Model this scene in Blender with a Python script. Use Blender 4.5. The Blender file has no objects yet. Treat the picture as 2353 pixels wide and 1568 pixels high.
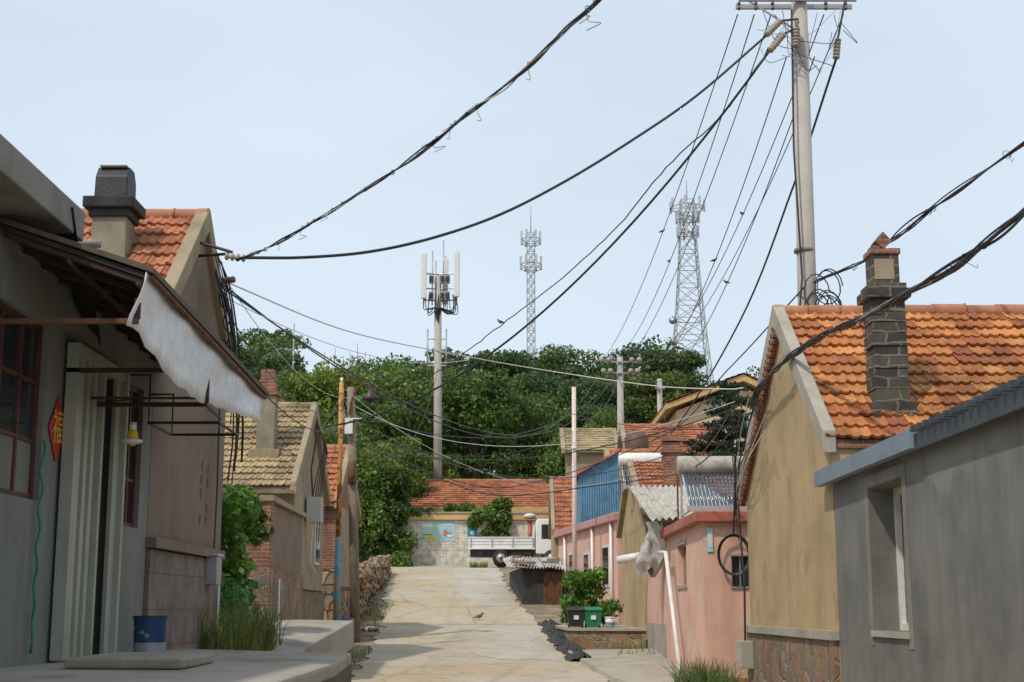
import bpy, math, random
import numpy as np
from mathutils import Vector, Matrix
random.seed(7); rng=np.random.default_rng(7)
R=math.radians
scene=bpy.context.scene
# ------------------------------------------------------------------ materials
def newmat(name):
    m=bpy.data.materials.new(name); m.use_nodes=True
    nt=m.node_tree; b=nt.nodes['Principled BSDF']
    return m,nt,b
def N(nt,t,**kw):
    n=nt.nodes.new(t)
    for k,v in kw.items():
        if k in n.inputs: n.inputs[k].default_value=v
        else: setattr(n,k,v)
    return n
def L(nt,a,ao,b,bi): nt.links.new(a.outputs[ao],b.inputs[bi])
def c4(c): return (c[0],c[1],c[2],1)
def mixc(nt,fac,a,b,mode='MIX'):
    n=nt.nodes.new('ShaderNodeMix'); n.data_type='RGBA'; n.blend_type=mode
    for idx,v in ((0,fac),(6,a),(7,b)):
        if isinstance(v,tuple) and hasattr(v[0],'outputs'): nt.links.new(v[0].outputs[v[1]],n.inputs[idx])
        elif idx==0: n.inputs[0].default_value=v
        else: n.inputs[idx].default_value=c4(v)
    return (n,2)
def coords(nt,scale=(1,1,1)):
    tc=N(nt,'ShaderNodeTexCoord'); mp=N(nt,'ShaderNodeMapping'); mp.inputs['Scale'].default_value=scale
    L(nt,tc,'Object',mp,'Vector'); return mp
def noise(nt,vec,scale,detail=6,rough=.6):
    n=N(nt,'ShaderNodeTexNoise'); n.inputs['Scale'].default_value=scale; n.inputs['Detail'].default_value=detail; n.inputs['Roughness'].default_value=rough
    nt.links.new(vec.outputs[0],n.inputs['Vector']); return n
def ramp(nt,src,out,stops):
    r=N(nt,'ShaderNodeValToRGB'); e=r.color_ramp.elements
    while len(e)<len(stops): e.new(.5)
    for i,(p,c) in enumerate(stops):
        e[i].position=p; e[i].color=c4(c) if isinstance(c,tuple) else (c,c,c,1)
    L(nt,src,out,r,'Fac'); return r
def finish(nt,b,col,rough,bumpsrc=None,bstr=.3,dist=.02,metal=0):
    if isinstance(col[0],(int,float)): b.inputs['Base Color'].default_value=c4(col)
    else: nt.links.new(col[0].outputs[col[1]],b.inputs['Base Color'])
    b.inputs['Roughness'].default_value=rough; b.inputs['Metallic'].default_value=metal
    if bumpsrc:
        bp=N(nt,'ShaderNodeBump'); bp.inputs['Strength'].default_value=bstr; bp.inputs['Distance'].default_value=dist
        nt.links.new(bumpsrc[0].outputs[bumpsrc[1]],bp.inputs['Height']); L(nt,bp,'Normal',b,'Normal')
def mat(name,base,var=.25,scale=1.5,rough=.9,bump=.35,bscale=60,streak=.0,metal=0,col2=None,spots=None):
    m,nt,b=newmat(name); v=coords(nt)
    n=noise(nt,v,scale); d=col2 or tuple(x*(1-var) for x in base); l=tuple(min(1,x*(1+var*.6)) for x in base)
    r=ramp(nt,n,'Fac',[(.32,d),(.5,base),(.68,l)]); col=(r,0)
    if streak>0:
        v2=coords(nt,(4,4,.5)); n2=noise(nt,v2,1.2,7,.7); nm=noise(nt,v,.8,3,.6)
        r2=ramp(nt,n2,'Fac',[(.42,0.0),(.72,1.0)]); rm_=ramp(nt,nm,'Fac',[(.38,.15),(.62,1.0)])
        mm=N(nt,'ShaderNodeMath',operation='MULTIPLY'); L(nt,r2,0,mm,0); mm.inputs[1].default_value=streak
        m2_=N(nt,'ShaderNodeMath',operation='MULTIPLY'); L(nt,mm,0,m2_,0); L(nt,rm_,0,m2_,1)
        col=mixc(nt,(m2_,0),col,tuple(x*.35 for x in base))
    if spots:
        n3=noise(nt,v,spots[1],3,.5); r3=ramp(nt,n3,'Fac',[(spots[2],0.0),(spots[2]+.06,1.0)])
        col=mixc(nt,(r3,0),col,spots[0])
    nb=noise(nt,v,bscale,4,.7)
    fine=ramp(nt,nb,'Fac',[(.3,.86),(.7,1.1)]); col=mixc(nt,1.0,col,(fine,0),'MULTIPLY')
    finish(nt,b,col,rough,(nb,0),bump,.012,metal); return m
def brick(name,c1,c2,mortar,bw=.24,rh=.07,ms=.012,offset=.5,rough=.9,warp=0):
    m,nt,b=newmat(name); tc=N(nt,'ShaderNodeTexCoord'); sp=N(nt,'ShaderNodeSeparateXYZ')
    if warp:
        v0=coords(nt); nw=noise(nt,v0,5,2,.5); vm=N(nt,'ShaderNodeVectorMath',operation='MULTIPLY_ADD'); L(nt,nw,1,vm,0); vm.inputs[1].default_value=(warp,warp,warp); L(nt,tc,'Object',vm,2); L(nt,vm,0,sp,0)
    else: L(nt,tc,'Object',sp,0)
    ad=N(nt,'ShaderNodeMath',operation='ADD'); L(nt,sp,0,ad,0); L(nt,sp,1,ad,1)
    cb=N(nt,'ShaderNodeCombineXYZ'); L(nt,ad,0,cb,0); L(nt,sp,2,cb,1)
    br=N(nt,'ShaderNodeTexBrick'); br.offset=offset; L(nt,cb,0,br,'Vector')
    for k,v in (('Color1',c4(c1)),('Color2',c4(c2)),('Mortar',c4(mortar)),('Scale',1),('Mortar Size',ms),('Brick Width',bw),('Row Height',rh),('Mortar Smooth',.3)): br.inputs[k].default_value=v
    v=coords(nt); n=noise(nt,v,3); r=ramp(nt,n,'Fac',[(.3,.55),(.7,1.15)])
    col=mixc(nt,1.0,(br,0),(r,0),'MULTIPLY')
    iv=N(nt,'ShaderNodeMath',operation='SUBTRACT'); iv.inputs[0].default_value=1; L(nt,br,1,iv,1)
    finish(nt,b,col,rough,(iv,0),.5,.01); return m
def stone(name,cols,mortar,scale=3.2,w=.06):
    m,nt,b=newmat(name); v=coords(nt)
    nz=noise(nt,v,2.5,3,.5); va=N(nt,'ShaderNodeVectorMath',operation='MULTIPLY_ADD'); L(nt,nz,1,va,0); va.inputs[1].default_value=(.25,.25,.25); L(nt,v,0,va,2)
    vo=N(nt,'ShaderNodeTexVoronoi'); vo.inputs['Scale'].default_value=scale; L(nt,va,0,vo,'Vector')
    ve=N(nt,'ShaderNodeTexVoronoi',feature='DISTANCE_TO_EDGE'); ve.inputs['Scale'].default_value=scale; L(nt,va,0,ve,'Vector')
    sp=N(nt,'ShaderNodeSeparateColor'); L(nt,vo,'Color',sp,0)
    st=[(i/(len(cols)-1),c) for i,c in enumerate(cols)]
    r=ramp(nt,sp,0,st); rm=ramp(nt,ve,'Distance',[(w*.4,0.0),(w,1.0)])
    n=noise(nt,v,14,5,.7); rn=ramp(nt,n,'Fac',[(.3,.6),(.7,1.2)])
    cc=mixc(nt,1.0,(r,0),(rn,0),'MULTIPLY'); col=mixc(nt,(rm,0),mortar,cc)
    finish(nt,b,col,.92,(rm,0),.8,.03); return m
def tilemat(name,cols,dirt=.5):
    m,nt,b=newmat(name); g=N(nt,'ShaderNodeNewGeometry')
    r=ramp(nt,g,'Random Per Island',[(i/(len(cols)-1),c) for i,c in enumerate(cols)])
    v=coords(nt); n=noise(nt,v,9,6,.7); rn=ramp(nt,n,'Fac',[(.3,1-dirt),(.55,1.0)])
    n2=noise(nt,v,.9,4,.6); rn2=ramp(nt,n2,'Fac',[(.35,.55),(.6,1.05)])
    c=mixc(nt,1.0,(r,0),(rn,0),'MULTIPLY'); c=mixc(nt,1.0,c,(rn2,0),'MULTIPLY')
    finish(nt,b,c,.8,(n,0),.4,.01); return m
def leafmat(name,dark,mid,light,clump=.5):
    m,nt,b=newmat(name); g=N(nt,'ShaderNodeNewGeometry')
    r=ramp(nt,g,'Random Per Island',[(0,dark),(.5,mid),(1,light)])
    oi=N(nt,'ShaderNodeObjectInfo'); tc=N(nt,'ShaderNodeTexCoord')
    n=N(nt,'ShaderNodeTexNoise'); n.inputs['Scale'].default_value=clump; n.inputs['Detail'].default_value=3; L(nt,tc,'Object',n,'Vector')
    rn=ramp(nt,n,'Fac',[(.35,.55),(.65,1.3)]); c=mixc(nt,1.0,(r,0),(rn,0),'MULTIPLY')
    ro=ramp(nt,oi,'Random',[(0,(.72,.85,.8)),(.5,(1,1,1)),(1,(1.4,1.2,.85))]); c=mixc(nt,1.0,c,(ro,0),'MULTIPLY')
    nt.links.new(c[0].outputs[2],b.inputs['Base Color']); b.inputs['Roughness'].default_value=.55
    tr=N(nt,'ShaderNodeBsdfTranslucent'); nt.links.new(c[0].outputs[2],tr.inputs['Color'])
    mx=N(nt,'ShaderNodeMixShader'); mx.inputs[0].default_value=.42; out=nt.nodes['Material Output']
    L(nt,b,0,mx,1); L(nt,tr,0,mx,2); L(nt,mx,0,out,'Surface'); return m
def plain(name,c,rough=.5,metal=0,var=.12,scale=6): return mat(name,c,var,scale,rough,.12,80,0,metal)

M={}
M['tan']=mat('stucco_tan',(.46,.335,.18),.2,1.1,.95,.5,70,.3,spots=((.37,.265,.14),1.6,.60))
M['tan2']=mat('stucco_pale_tan',(.35,.28,.18),.22,1.4,.95,.5,60,.5)
M['brown']=mat('stucco_brown',(.225,.17,.122),.16,1.5,.95,.7,45,.35)
M['grey']=mat('cement_render',(.175,.172,.155),.3,1.3,.9,.35,40,.5,spots=((.215,.213,.195),.7,.56))
M['shopgrey']=mat('shop_render',(.21,.21,.19),.22,.9,.9,.3,40,.45)
M['pinkw']=mat('pink_paint',(.72,.43,.33),.12,1.0,.9,.4,50,.35,spots=((.58,.48,.40),2.1,.58))
M['pinkc']=mat('pink_cornice',(.50,.27,.25),.2,3,.8,.3,40,.3)
M['redc']=mat('red_cornice',(.40,.12,.085),.35,3,.85,.4,30,.4,spots=((.42,.30,.25),4,.62))
M['cream']=mat('cream_wall',(.60,.50,.32),.12,.8,.9,.2,30,.2)
M['creamf']=mat('cream_fascia',(.62,.42,.18),.15,.8,.9,.2,30,.25)
M['conc']=mat('concrete',(.38,.345,.28),.2,1.5,.92,.4,50,.3)
M['concd']=mat('concrete_slab_edge',(.24,.225,.195),.25,2,.92,.4,50,.5)
M['chim']=mat('weathered_chimney_render',(.27,.235,.17),.3,3,.92,.4,50,.8)
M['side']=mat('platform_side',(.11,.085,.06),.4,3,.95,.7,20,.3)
M['polec']=mat('pole_concrete',(.43,.40,.355),.12,2,.85,.3,60,.25)
M['wood']=mat('weathered_wood',(.24,.19,.135),.3,6,.9,.5,30,.3)
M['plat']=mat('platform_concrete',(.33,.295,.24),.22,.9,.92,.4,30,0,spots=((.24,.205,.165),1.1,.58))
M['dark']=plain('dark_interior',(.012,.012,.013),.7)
M['black']=plain('cable_rubber',(.018,.018,.02),.45)
M['white']=plain('white_pvc',(.76,.74,.70),.4)
M['pinkpvc']=plain('pale_pvc',(.70,.57,.51),.5)
M['whcable']=plain('white_cable',(.62,.60,.56),.5)
M['tarpw']=mat('white_tarp',(.74,.75,.76),.08,2,.6,.2,8,.15)
M['tarpb']=mat('black_tarp',(.015,.016,.018),.3,5,.55,.5,10)
M['sooty']=mat('sooty_render',(.04,.038,.036),.4,4,.9,.5,30)
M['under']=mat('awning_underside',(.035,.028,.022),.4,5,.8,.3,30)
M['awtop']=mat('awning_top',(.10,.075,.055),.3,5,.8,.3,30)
M['rust']=mat('rusty_steel',(.15,.065,.035),.5,8,.85,.5,40)
M['rustd']=mat('dark_rusty_steel',(.065,.03,.02),.5,8,.85,.5,40)
M['steel']=plain('galvanised',(.36,.37,.38),.45,.4)
M['tower']=plain('tower_hazed_steel',(.40,.42,.44),.6)  # tower steel, lightened so distance haze is put into its colour
M['steeld']=plain('dark_steel',(.05,.045,.042),.5,.4)
M['alu']=plain('aluminium',(.55,.56,.57),.35,.5)
M['ins']=plain('brown_ceramic',(.12,.07,.045),.3)
M['insw']=plain('grey_ceramic',(.36,.31,.24),.3)
M['redwood']=plain('red_window_paint',(.10,.026,.02),.6,0,.4)
m,nt,b=newmat('glass_pane'); b.inputs['Base Color'].default_value=(.03,.035,.04,1); b.inputs['Roughness'].default_value=.08; M['glass']=m
M['shutter']=mat('shutter_green_white',(.38,.39,.31),.12,2,.5,.1,30,.3)
M['blue']=mat('blue_sheet',(.11,.27,.40),.3,2,.6,.2,20,.5)
M['bluegrey']=mat('blue_grey_metal',(.20,.25,.30),.15,2,.5,.2,20,.2)
M['rooff']=mat('metal_roof_dark',(.05,.058,.068),.25,3,.5,.2,20)
M['corr']=mat('old_corrugated',(.46,.42,.36),.35,3,.8,.4,20,.5)
M['rustsheet']=mat('rust_sheet',(.48,.47,.45),.3,2.5,.7,.4,20,.3,spots=((.28,.10,.05),2.2,.53))
M['brick']=brick('red_brick',(.36,.12,.06),(.25,.08,.045),(.28,.24,.19))
M['dbrick']=brick('grey_stone_blocks',(.12,.10,.08),(.045,.042,.038),(.22,.18,.125),.29,.135,.014,.5,.95,.09)
M['tilew']=brick('white_wall_tiles',(.74,.69,.58),(.68,.63,.53),(.46,.42,.35),.30,.30,.012,0,.4)
M['clad']=brick('pinkish_cladding',(.24,.185,.16),(.215,.17,.145),(.165,.13,.11),.75,.40,.010)
M['stone']=stone('rubble_stone',[(.24,.11,.06),(.32,.20,.11),(.18,.14,.12),(.36,.27,.18)],(.28,.23,.16),4.2)
M['stone2']=stone('yellow_rubble',[(.32,.15,.05),(.42,.29,.15),(.22,.17,.12),(.46,.36,.24)],(.07,.05,.035),3.0,.07)
M['tileo']=tilemat('orange_clay_tiles',[(.36,.12,.035),(.54,.205,.06),(.62,.28,.09),(.46,.16,.045),(.30,.09,.035),(.57,.23,.07)],.5)
M['tiler']=tilemat('red_clay_tiles',[(.36,.12,.055),(.47,.17,.075),(.52,.21,.10),(.42,.14,.06)],.45)
M['tilet']=tilemat('tan_clay_tiles',[(.43,.32,.17),(.50,.39,.21),(.35,.26,.14)],.5)
M['ridge']=mat('ridge_tile',(.40,.17,.095),.3,3,.85,.4,40)
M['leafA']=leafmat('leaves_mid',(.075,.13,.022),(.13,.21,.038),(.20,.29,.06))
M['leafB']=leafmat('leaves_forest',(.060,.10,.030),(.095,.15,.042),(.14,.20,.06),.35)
M['leafV']=leafmat('leaves_vine',(.06,.15,.02),(.10,.23,.03),(.16,.31,.055),1.4)
M['leafP']=leafmat('needles_dark',(.016,.038,.02),(.028,.06,.028),(.045,.08,.032),1)
M['grass']=leafmat('grass_blades',(.09,.14,.03),(.14,.20,.05),(.26,.27,.10),2)
M['bark']=mat('bark',(.10,.08,.06),.3,4,.95,.6,20)
M['asph']=mat('black_debris',(.045,.045,.046),.4,6,.95,.8,25)
M['joint']=plain('joint_filler',(.30,.25,.18),.95)
M['rope']=plain('green_rope',(.02,.22,.13),.7)
M['red']=plain('red_paper',(.55,.02,.025),.6)
M['yellow']=plain('yellow_print',(.72,.50,.04),.6)
M['blueb']=mat('blue_bucket_paint',(.015,.05,.15),.3,6,.4,.2,20,0,0,None,((.25,.25,.24),9,.60))
M['binb']=plain('bin_black',(.02,.022,.025),.5)
M['bing']=plain('bin_green',(.01,.20,.08),.45)
M['tyre']=plain('tyre',(.02,.02,.02),.8)
M['truckw']=mat('truck_white',(.78,.77,.74),.10,2,.5,.1,20,.15)
M['orange']=mat('old_orange_paint',(.52,.25,.07),.25,4,.8,.4,20,0,0,None,((.22,.08,.03),6,.52))
M['bluep']=mat('old_blue_paint',(.12,.32,.42),.25,4,.8,.4,20,0,0,None,((.45,.25,.12),6,.55))
M['purple']=plain('purple_paint',(.14,.085,.13),.8)
M['tealp']=plain('poster_teal',(.02,.26,.36),.6)
M['posterg']=plain('poster_mint',(.42,.66,.50),.6)
M['posterb']=plain('poster_pale_blue',(.35,.58,.68),.6)
M['posterr']=plain('poster_red',(.52,.18,.12),.6)
M['brownp']=mat('brown_tank_paint',(.12,.06,.04),.3,3,.6,.3,20,.2)
M['tube']=plain('vacuum_tube',(.10,.15,.21),.15,.2)
M['bag']=mat('cloth_bag',(.46,.44,.41),.3,6,.9,.5,15)
M['greenrope']=plain('green_net',(.03,.17,.09),.8)
M['bird']=plain('bird_dark',(.04,.035,.035),.7)
M['pigeon']=plain('pigeon_grey',(.12,.12,.14),.7)
def streetmat(name,ca,cb_,cc_):
    m,nt,b=newmat(name); v=coords(nt); n1=noise(nt,v,.30,5,.6); n2=noise(nt,v,4,8,.75)
    r1=ramp(nt,n1,'Fac',[(.36,ca),(.5,cb_),(.62,cc_)]); r2=ramp(nt,n2,'Fac',[(.3,.76),(.65,1.06)])
    c=mixc(nt,1.0,(r1,0),(r2,0),'MULTIPLY')
    n3=noise(nt,v,.9,6,.75); r3=ramp(nt,n3,'Fac',[(.54,1.0),(.62,.80)]); c=mixc(nt,1.0,c,(r3,0),'MULTIPLY')
    nv=noise(nt,v,1.2,4,.6); va=N(nt,'ShaderNodeVectorMath',operation='MULTIPLY_ADD'); L(nt,nv,1,va,0); va.inputs[1].default_value=(.9,.9,0); L(nt,v,0,va,2)
    ve=N(nt,'ShaderNodeTexVoronoi',feature='DISTANCE_TO_EDGE'); ve.inputs['Scale'].default_value=.16; L(nt,va,0,ve,'Vector')
    rc=ramp(nt,ve,'Distance',[(.0015,.72),(.006,1.0)]); c=mixc(nt,1.0,c,(rc,0),'MULTIPLY')
    finish(nt,b,c,.9,(n2,0),.4,.02); return m
M['street']=streetmat('street_concrete',(.44,.345,.225),(.455,.38,.275),(.46,.405,.325))
M['street2']=streetmat('street_patch_concrete',(.43,.38,.31),(.46,.41,.335),(.48,.44,.37))
m,nt,b=newmat('terrain'); v=coords(nt); sp=N(nt,'ShaderNodeSeparateXYZ'); L(nt,v,0,sp,0)
n2=noise(nt,v,2,6,.7); r1=ramp(nt,n2,'Fac',[(.35,(.14,.105,.07)),(.6,(.28,.22,.15))]); r2=ramp(nt,n2,'Fac',[(.35,(.03,.05,.015)),(.6,(.06,.10,.03))])
mr=N(nt,'ShaderNodeMapRange'); mr.inputs[1].default_value=73; mr.inputs[2].default_value=80; L(nt,sp,1,mr,0)
c=mixc(nt,(mr,0),(r1,0),(r2,0)); finish(nt,b,c,.95,(n2,0),.5,.04); M['terrain']=m

# ------------------------------------------------------------------ mesh builder
def group(name):
    e=bpy.data.objects.new(name,None); scene.collection.objects.link(e); return e
class MB:
    def __init__(s): s.v=[];s.f=[];s.m=[];s.mats=[];s.sm=[]
    def mi(s,k):
        if k not in s.mats: s.mats.append(k)
        return s.mats.index(k)
    def add(s,vs,fs,k,smooth=False):
        o=len(s.v); i=s.mi(k); s.v+= [tuple(p) for p in vs]
        for f in fs: s.f.append(tuple(o+j for j in f)); s.m.append(i); s.sm.append(smooth)
        return s
    def box(s,a,b,k):
        x0,y0,z0=a;x1,y1,z1=b
        return s.add([(x0,y0,z0),(x1,y0,z0),(x1,y1,z0),(x0,y1,z0),(x0,y0,z1),(x1,y0,z1),(x1,y1,z1),(x0,y1,z1)],
              [(0,3,2,1),(4,5,6,7),(0,1,5,4),(1,2,6,5),(2,3,7,6),(3,0,4,7)],k)
    def hexa(s,p,k): return s.add(p,[(0,3,2,1),(4,5,6,7),(0,1,5,4),(1,2,6,5),(2,3,7,6),(3,0,4,7)],k)
    def prism(s,poly,vec,k):
        n=len(poly); vec=Vector(vec); P=[Vector(p) for p in poly]
        return s.add(P+[p+vec for p in P],[tuple(range(n-1,-1,-1)),tuple(range(n,2*n))]+[(i,(i+1)%n,n+(i+1)%n,n+i) for i in range(n)],k)
    def px(s,yz,x0,x1,k): return s.prism([(x0,y,z) for y,z in yz],(x1-x0,0,0),k)
    def py(s,xz,y0,y1,k): return s.prism([(x,y0,z) for x,z in xz],(0,y1-y0,0),k)
    def pz(s,xy,z0,z1,k): return s.prism([(x,y,z0) for x,y in xy],(0,0,z1-z0),k)
    def tube(s,pts,r,k,n=6,caps=True):
        P=[Vector(p) for p in pts]; vs=[];fs=[]; prev=None
        for i,p in enumerate(P):
            t=(P[min(i+1,len(P)-1)]-P[max(i-1,0)]).normalized()
            if prev is None: a=t.orthogonal().normalized()
            else: a=(prev-t*prev.dot(t)).normalized()
            prev=a; b=t.cross(a); ri=r[i] if isinstance(r,(list,tuple)) else r
            for j in range(n):
                w=2*math.pi*j/n; vs.append(p+a*math.cos(w)*ri+b*math.sin(w)*ri)
        for i in range(len(P)-1):
            for j in range(n): fs.append((i*n+j,i*n+(j+1)%n,(i+1)*n+(j+1)%n,(i+1)*n+j))
        if caps: fs+= [tuple(range(n-1,-1,-1)),tuple((len(P)-1)*n+j for j in range(n))]
        return s.add(vs,fs,k,n>5)
    def cyl(s,a,b,r0,k,r1=None,n=14): return s.tube([a,b],[r0,r0 if r1 is None else r1],k,n)
    def ell(s,c,r,k,n=12,mmm=8,rot=None):
        vs=[];fs=[]
        for i in range(mmm+1):
            ph=math.pi*i/mmm
            for j in range(n):
                w=2*math.pi*j/n; p=Vector((r[0]*math.sin(ph)*math.cos(w),r[1]*math.sin(ph)*math.sin(w),r[2]*math.cos(ph)))
                if rot: p=rot@p
                vs.append(p+Vector(c))
        for i in range(mmm):
            for j in range(n): fs.append((i*n+j,(i+1)*n+j,(i+1)*n+(j+1)%n,i*n+(j+1)%n))
        return s.add(vs,fs,k,True)
    def obj(s,name,parent=None,bevel=0):
        me=bpy.data.meshes.new(name); me.from_pydata(s.v,[],s.f)
        for k in s.mats: me.materials.append(M[k])
        me.polygons.foreach_set('material_index',s.m); me.polygons.foreach_set('use_smooth',s.sm); me.update()
        o=bpy.data.objects.new(name,me); scene.collection.objects.link(o)
        if parent: o.parent=parent
        if bevel:
            bm=o.modifiers.new('bevel','BEVEL'); bm.width=bevel; bm.segments=2; bm.limit_method='ANGLE'
        return o
def wallx(mb,x0,x1,y0,y1,z0,z1,ops,k):
    ys=sorted(set([y0,y1]+[o[0] for o in ops]+[o[1] for o in ops])); zs=sorted(set([z0,z1]+[o[2] for o in ops]+[o[3] for o in ops]))
    for i in range(len(ys)-1):
        for j in range(len(zs)-1):
            cy=(ys[i]+ys[i+1])/2; cz=(zs[j]+zs[j+1])/2
            if any(o[0]<cy<o[1] and o[2]<cz<o[3] for o in ops): continue
            mb.box((x0,ys[i],zs[j]),(x1,ys[i+1],zs[j+1]),k)
PROF=[(0,.026),(.07,.030),(.14,.024),(.22,.006),(.42,.003),(.48,.020),(.54,.022),(.60,.018),(.68,.004),(.90,.004),(.97,.024),(1.0,.026)]
def tiles(mb,O,U,V,k,w=.23,l=.29):
    """O top-left at ridge, U along ridge, V down the slope"""
    O=Vector(O);U=Vector(U);V=Vector(V); lu=U.length; lv=V.length; u=U/lu; vv=V/lv; n=u.cross(vv)
    if n.z<0: n=-n
    nc=max(1,round(lu/w)); nr=max(1,round(lv/l)); w=lu/nc; l=lv/nr; np_=len(PROF)
    for r_ in range(nr):
        for c_ in range(nc):
            jz=random.uniform(-.006,.009); jt=random.uniform(-.014,.014); js=random.uniform(-.014,.014)
            vs=[]
            for (vt,hh) in ((-.05,.010),(1.06,.052),(1.06,.018)):
                for (pu,ph) in PROF:
                    q=O+u*((c_+pu*1.02)*w+js*.3)+vv*((r_+vt)*l+js)+n*(ph+hh+jz+jt*(pu-.5)); vs.append(q)
            fs=[]
            for a in range(2):
                for i in range(np_-1): fs.append((a*np_+i,(a+1)*np_+i,(a+1)*np_+i+1,a*np_+i+1))
            mb.add(vs,fs,k)
def ridge_tiles(mb,a,b,r,k):
    a=Vector(a);b=Vector(b); d=b-a; n=max(1,int(d.length/.42)); d/=n
    for i in range(n):
        p=a+d*i; rr=r*(1+.06*((i%2)))+random.uniform(-.004,.004); dz=Vector((0,0,random.uniform(-.008,.008)))
        mb.tube([p-d*.02+dz,p+d*.94+dz,p+d*1.03+dz],[rr,rr*.97,rr*1.12],k,10)
def house(name,x0,x1,yn,yr,yf,zb,zn,zr,zf,wall,tile,over=.12,ey=.3,vergecol='conc',street=+1,verge=.2,w=.23,l=.29,ridge='ridge',corbel=None):
    g=group(name); mb=MB()
    mb.px([(yn,zb),(yf,zb),(yf,zf),(yr,zr-.02),(yn,zn)],x0,x1,wall); mb.obj('walls',g)
    sn=(zr-zn)/(yr-yn); sf=(zr-zf)/(yf-yr); xa,xb=x0-over,x1+over
    r=MB(); yN=yn-ey; zN=zn-ey*sn; yF=yf+ey*.6; zF=zf-ey*.6*sf; t=.09
    r.px([(yN,zN),(yr,zr),(yF,zF),(yF,zF+t),(yr,zr+t),(yN,zN+t)],xa,xb,'wood' if corbel is None else corbel)
    r.obj('roof_deck',g)
    tb=MB(); tiles(tb,(xa,yr,zr+t),(xb-xa,0,0),(0,yN-yr,zN-zr),tile,w,l); tb.obj('roof_tiles',g)
    tb=MB(); tiles(tb,(xa,yr,zr+t),(xb-xa,0,0),(0,yF-yr,zF-zr),tile,w,l); tb.obj('roof_tiles_back',g)
    rb=MB(); ridge_tiles(rb,(xa,yr,zr+t+.02),(xb,yr,zr+t+.02),.10,ridge); rb.obj('ridge',g)
    if verge:
        vb=MB()
        for xs,sg in ((x1,1),(x0,-1)):
            xo=xs+sg*(over+.03); xi=xo-sg*verge
            a,b=min(xo,xi),max(xo,xi)
            vb.px([(yN-.03,zN-.06),(yr,zr-.10),(yr,zr+t+.13),(yN-.03,zN+t+.11)],a,b,vergecol)
            vb.px([(yF+.03,zF-.06),(yF+.03,zF+t+.11),(yr,zr+t+.13),(yr,zr-.10)],a,b,vergecol)
        vb.obj('verge',g,.015)
    return g
def insulator(mb,a,b,k='ins',r=.05,n=5):
    a=Vector(a);b=Vector(b); pts=[];rs=[]
    for i in range(n):
        for t,q in ((.1,.5),(.3,1),(.6,1),(.8,.5)): pts.append(a.lerp(b,(i+t)/n)); rs.append(r*q)
    mb.tube(pts,rs,k,10)
def catmull(pts,n=8):
    P=[Vector(p) for p in pts]; P=[P[0]*2-P[1]]+P+[P[-1]*2-P[-2]]; out=[]
    for i in range(1,len(P)-2):
        for j in range(n):
            t=j/n; a,b,c,d=P[i-1:i+3]
            out.append(.5*((2*b)+(c-a)*t+(2*a-5*b+4*c-d)*t*t+(3*b-a-3*c+d)*t**3))
    out.append(P[-2]); return out
def sagc(a,b,s,n=28):
    a=Vector(a);b=Vector(b); return [a.lerp(b,i/n)-Vector((0,0,4*s*(i/n)*(1-i/n))) for i in range(n+1)]
def wire(name,pts,r=.012,k='black',jit=0,parent=None):
    pts=[p+Vector((random.gauss(0,jit),random.gauss(0,jit),random.gauss(0,jit))) if jit else p for p in map(Vector,pts)]
    mb=MB(); mb.tube(pts,r,k,6); return mb.obj(name,parent)
def bundle(name,pts,strands,loops=10,spread=.03):
    mb=MB(); P=catmull(pts,14)
    for (r,k) in strands:
        ph=random.uniform(0,6.28); fr=random.uniform(.16,.34); ph2=random.uniform(0,6.28)
        Q=[]
        for i,p in enumerate(P):
            w=spread*(.5+.5*math.sin(i*.17+ph2)); Q.append(p+Vector((math.cos(i*fr+ph)*w,math.cos(i*fr*.7+ph2)*w*.5,math.sin(i*fr+ph)*w)))
        mb.tube(Q,r,k,6)
    for _ in range(loops):
        i=random.randrange(3,len(P)-3); p=P[i]; d=(P[i+1]-P[i-1]).normalized(); a=d.orthogonal().normalized(); b=d.cross(a)
        rr=spread*random.uniform(.8,1.1)
        mb.tube([p+a*math.cos(w)*rr+b*math.sin(w)*rr+d*.006*w for w in [j*.7 for j in range(12)]],.004,'black',4)
        if _%2:
            e=Vector((random.uniform(-.1,.1),random.uniform(-.1,.1),-random.uniform(.04,.13)))
            mb.tube(catmull([p,p+e*.5+a*.03,p+e+a*.05*random.choice((-1,1)),p+e*.8+a*.08]),.003,'black',4)
    return mb.obj(name)
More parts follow.
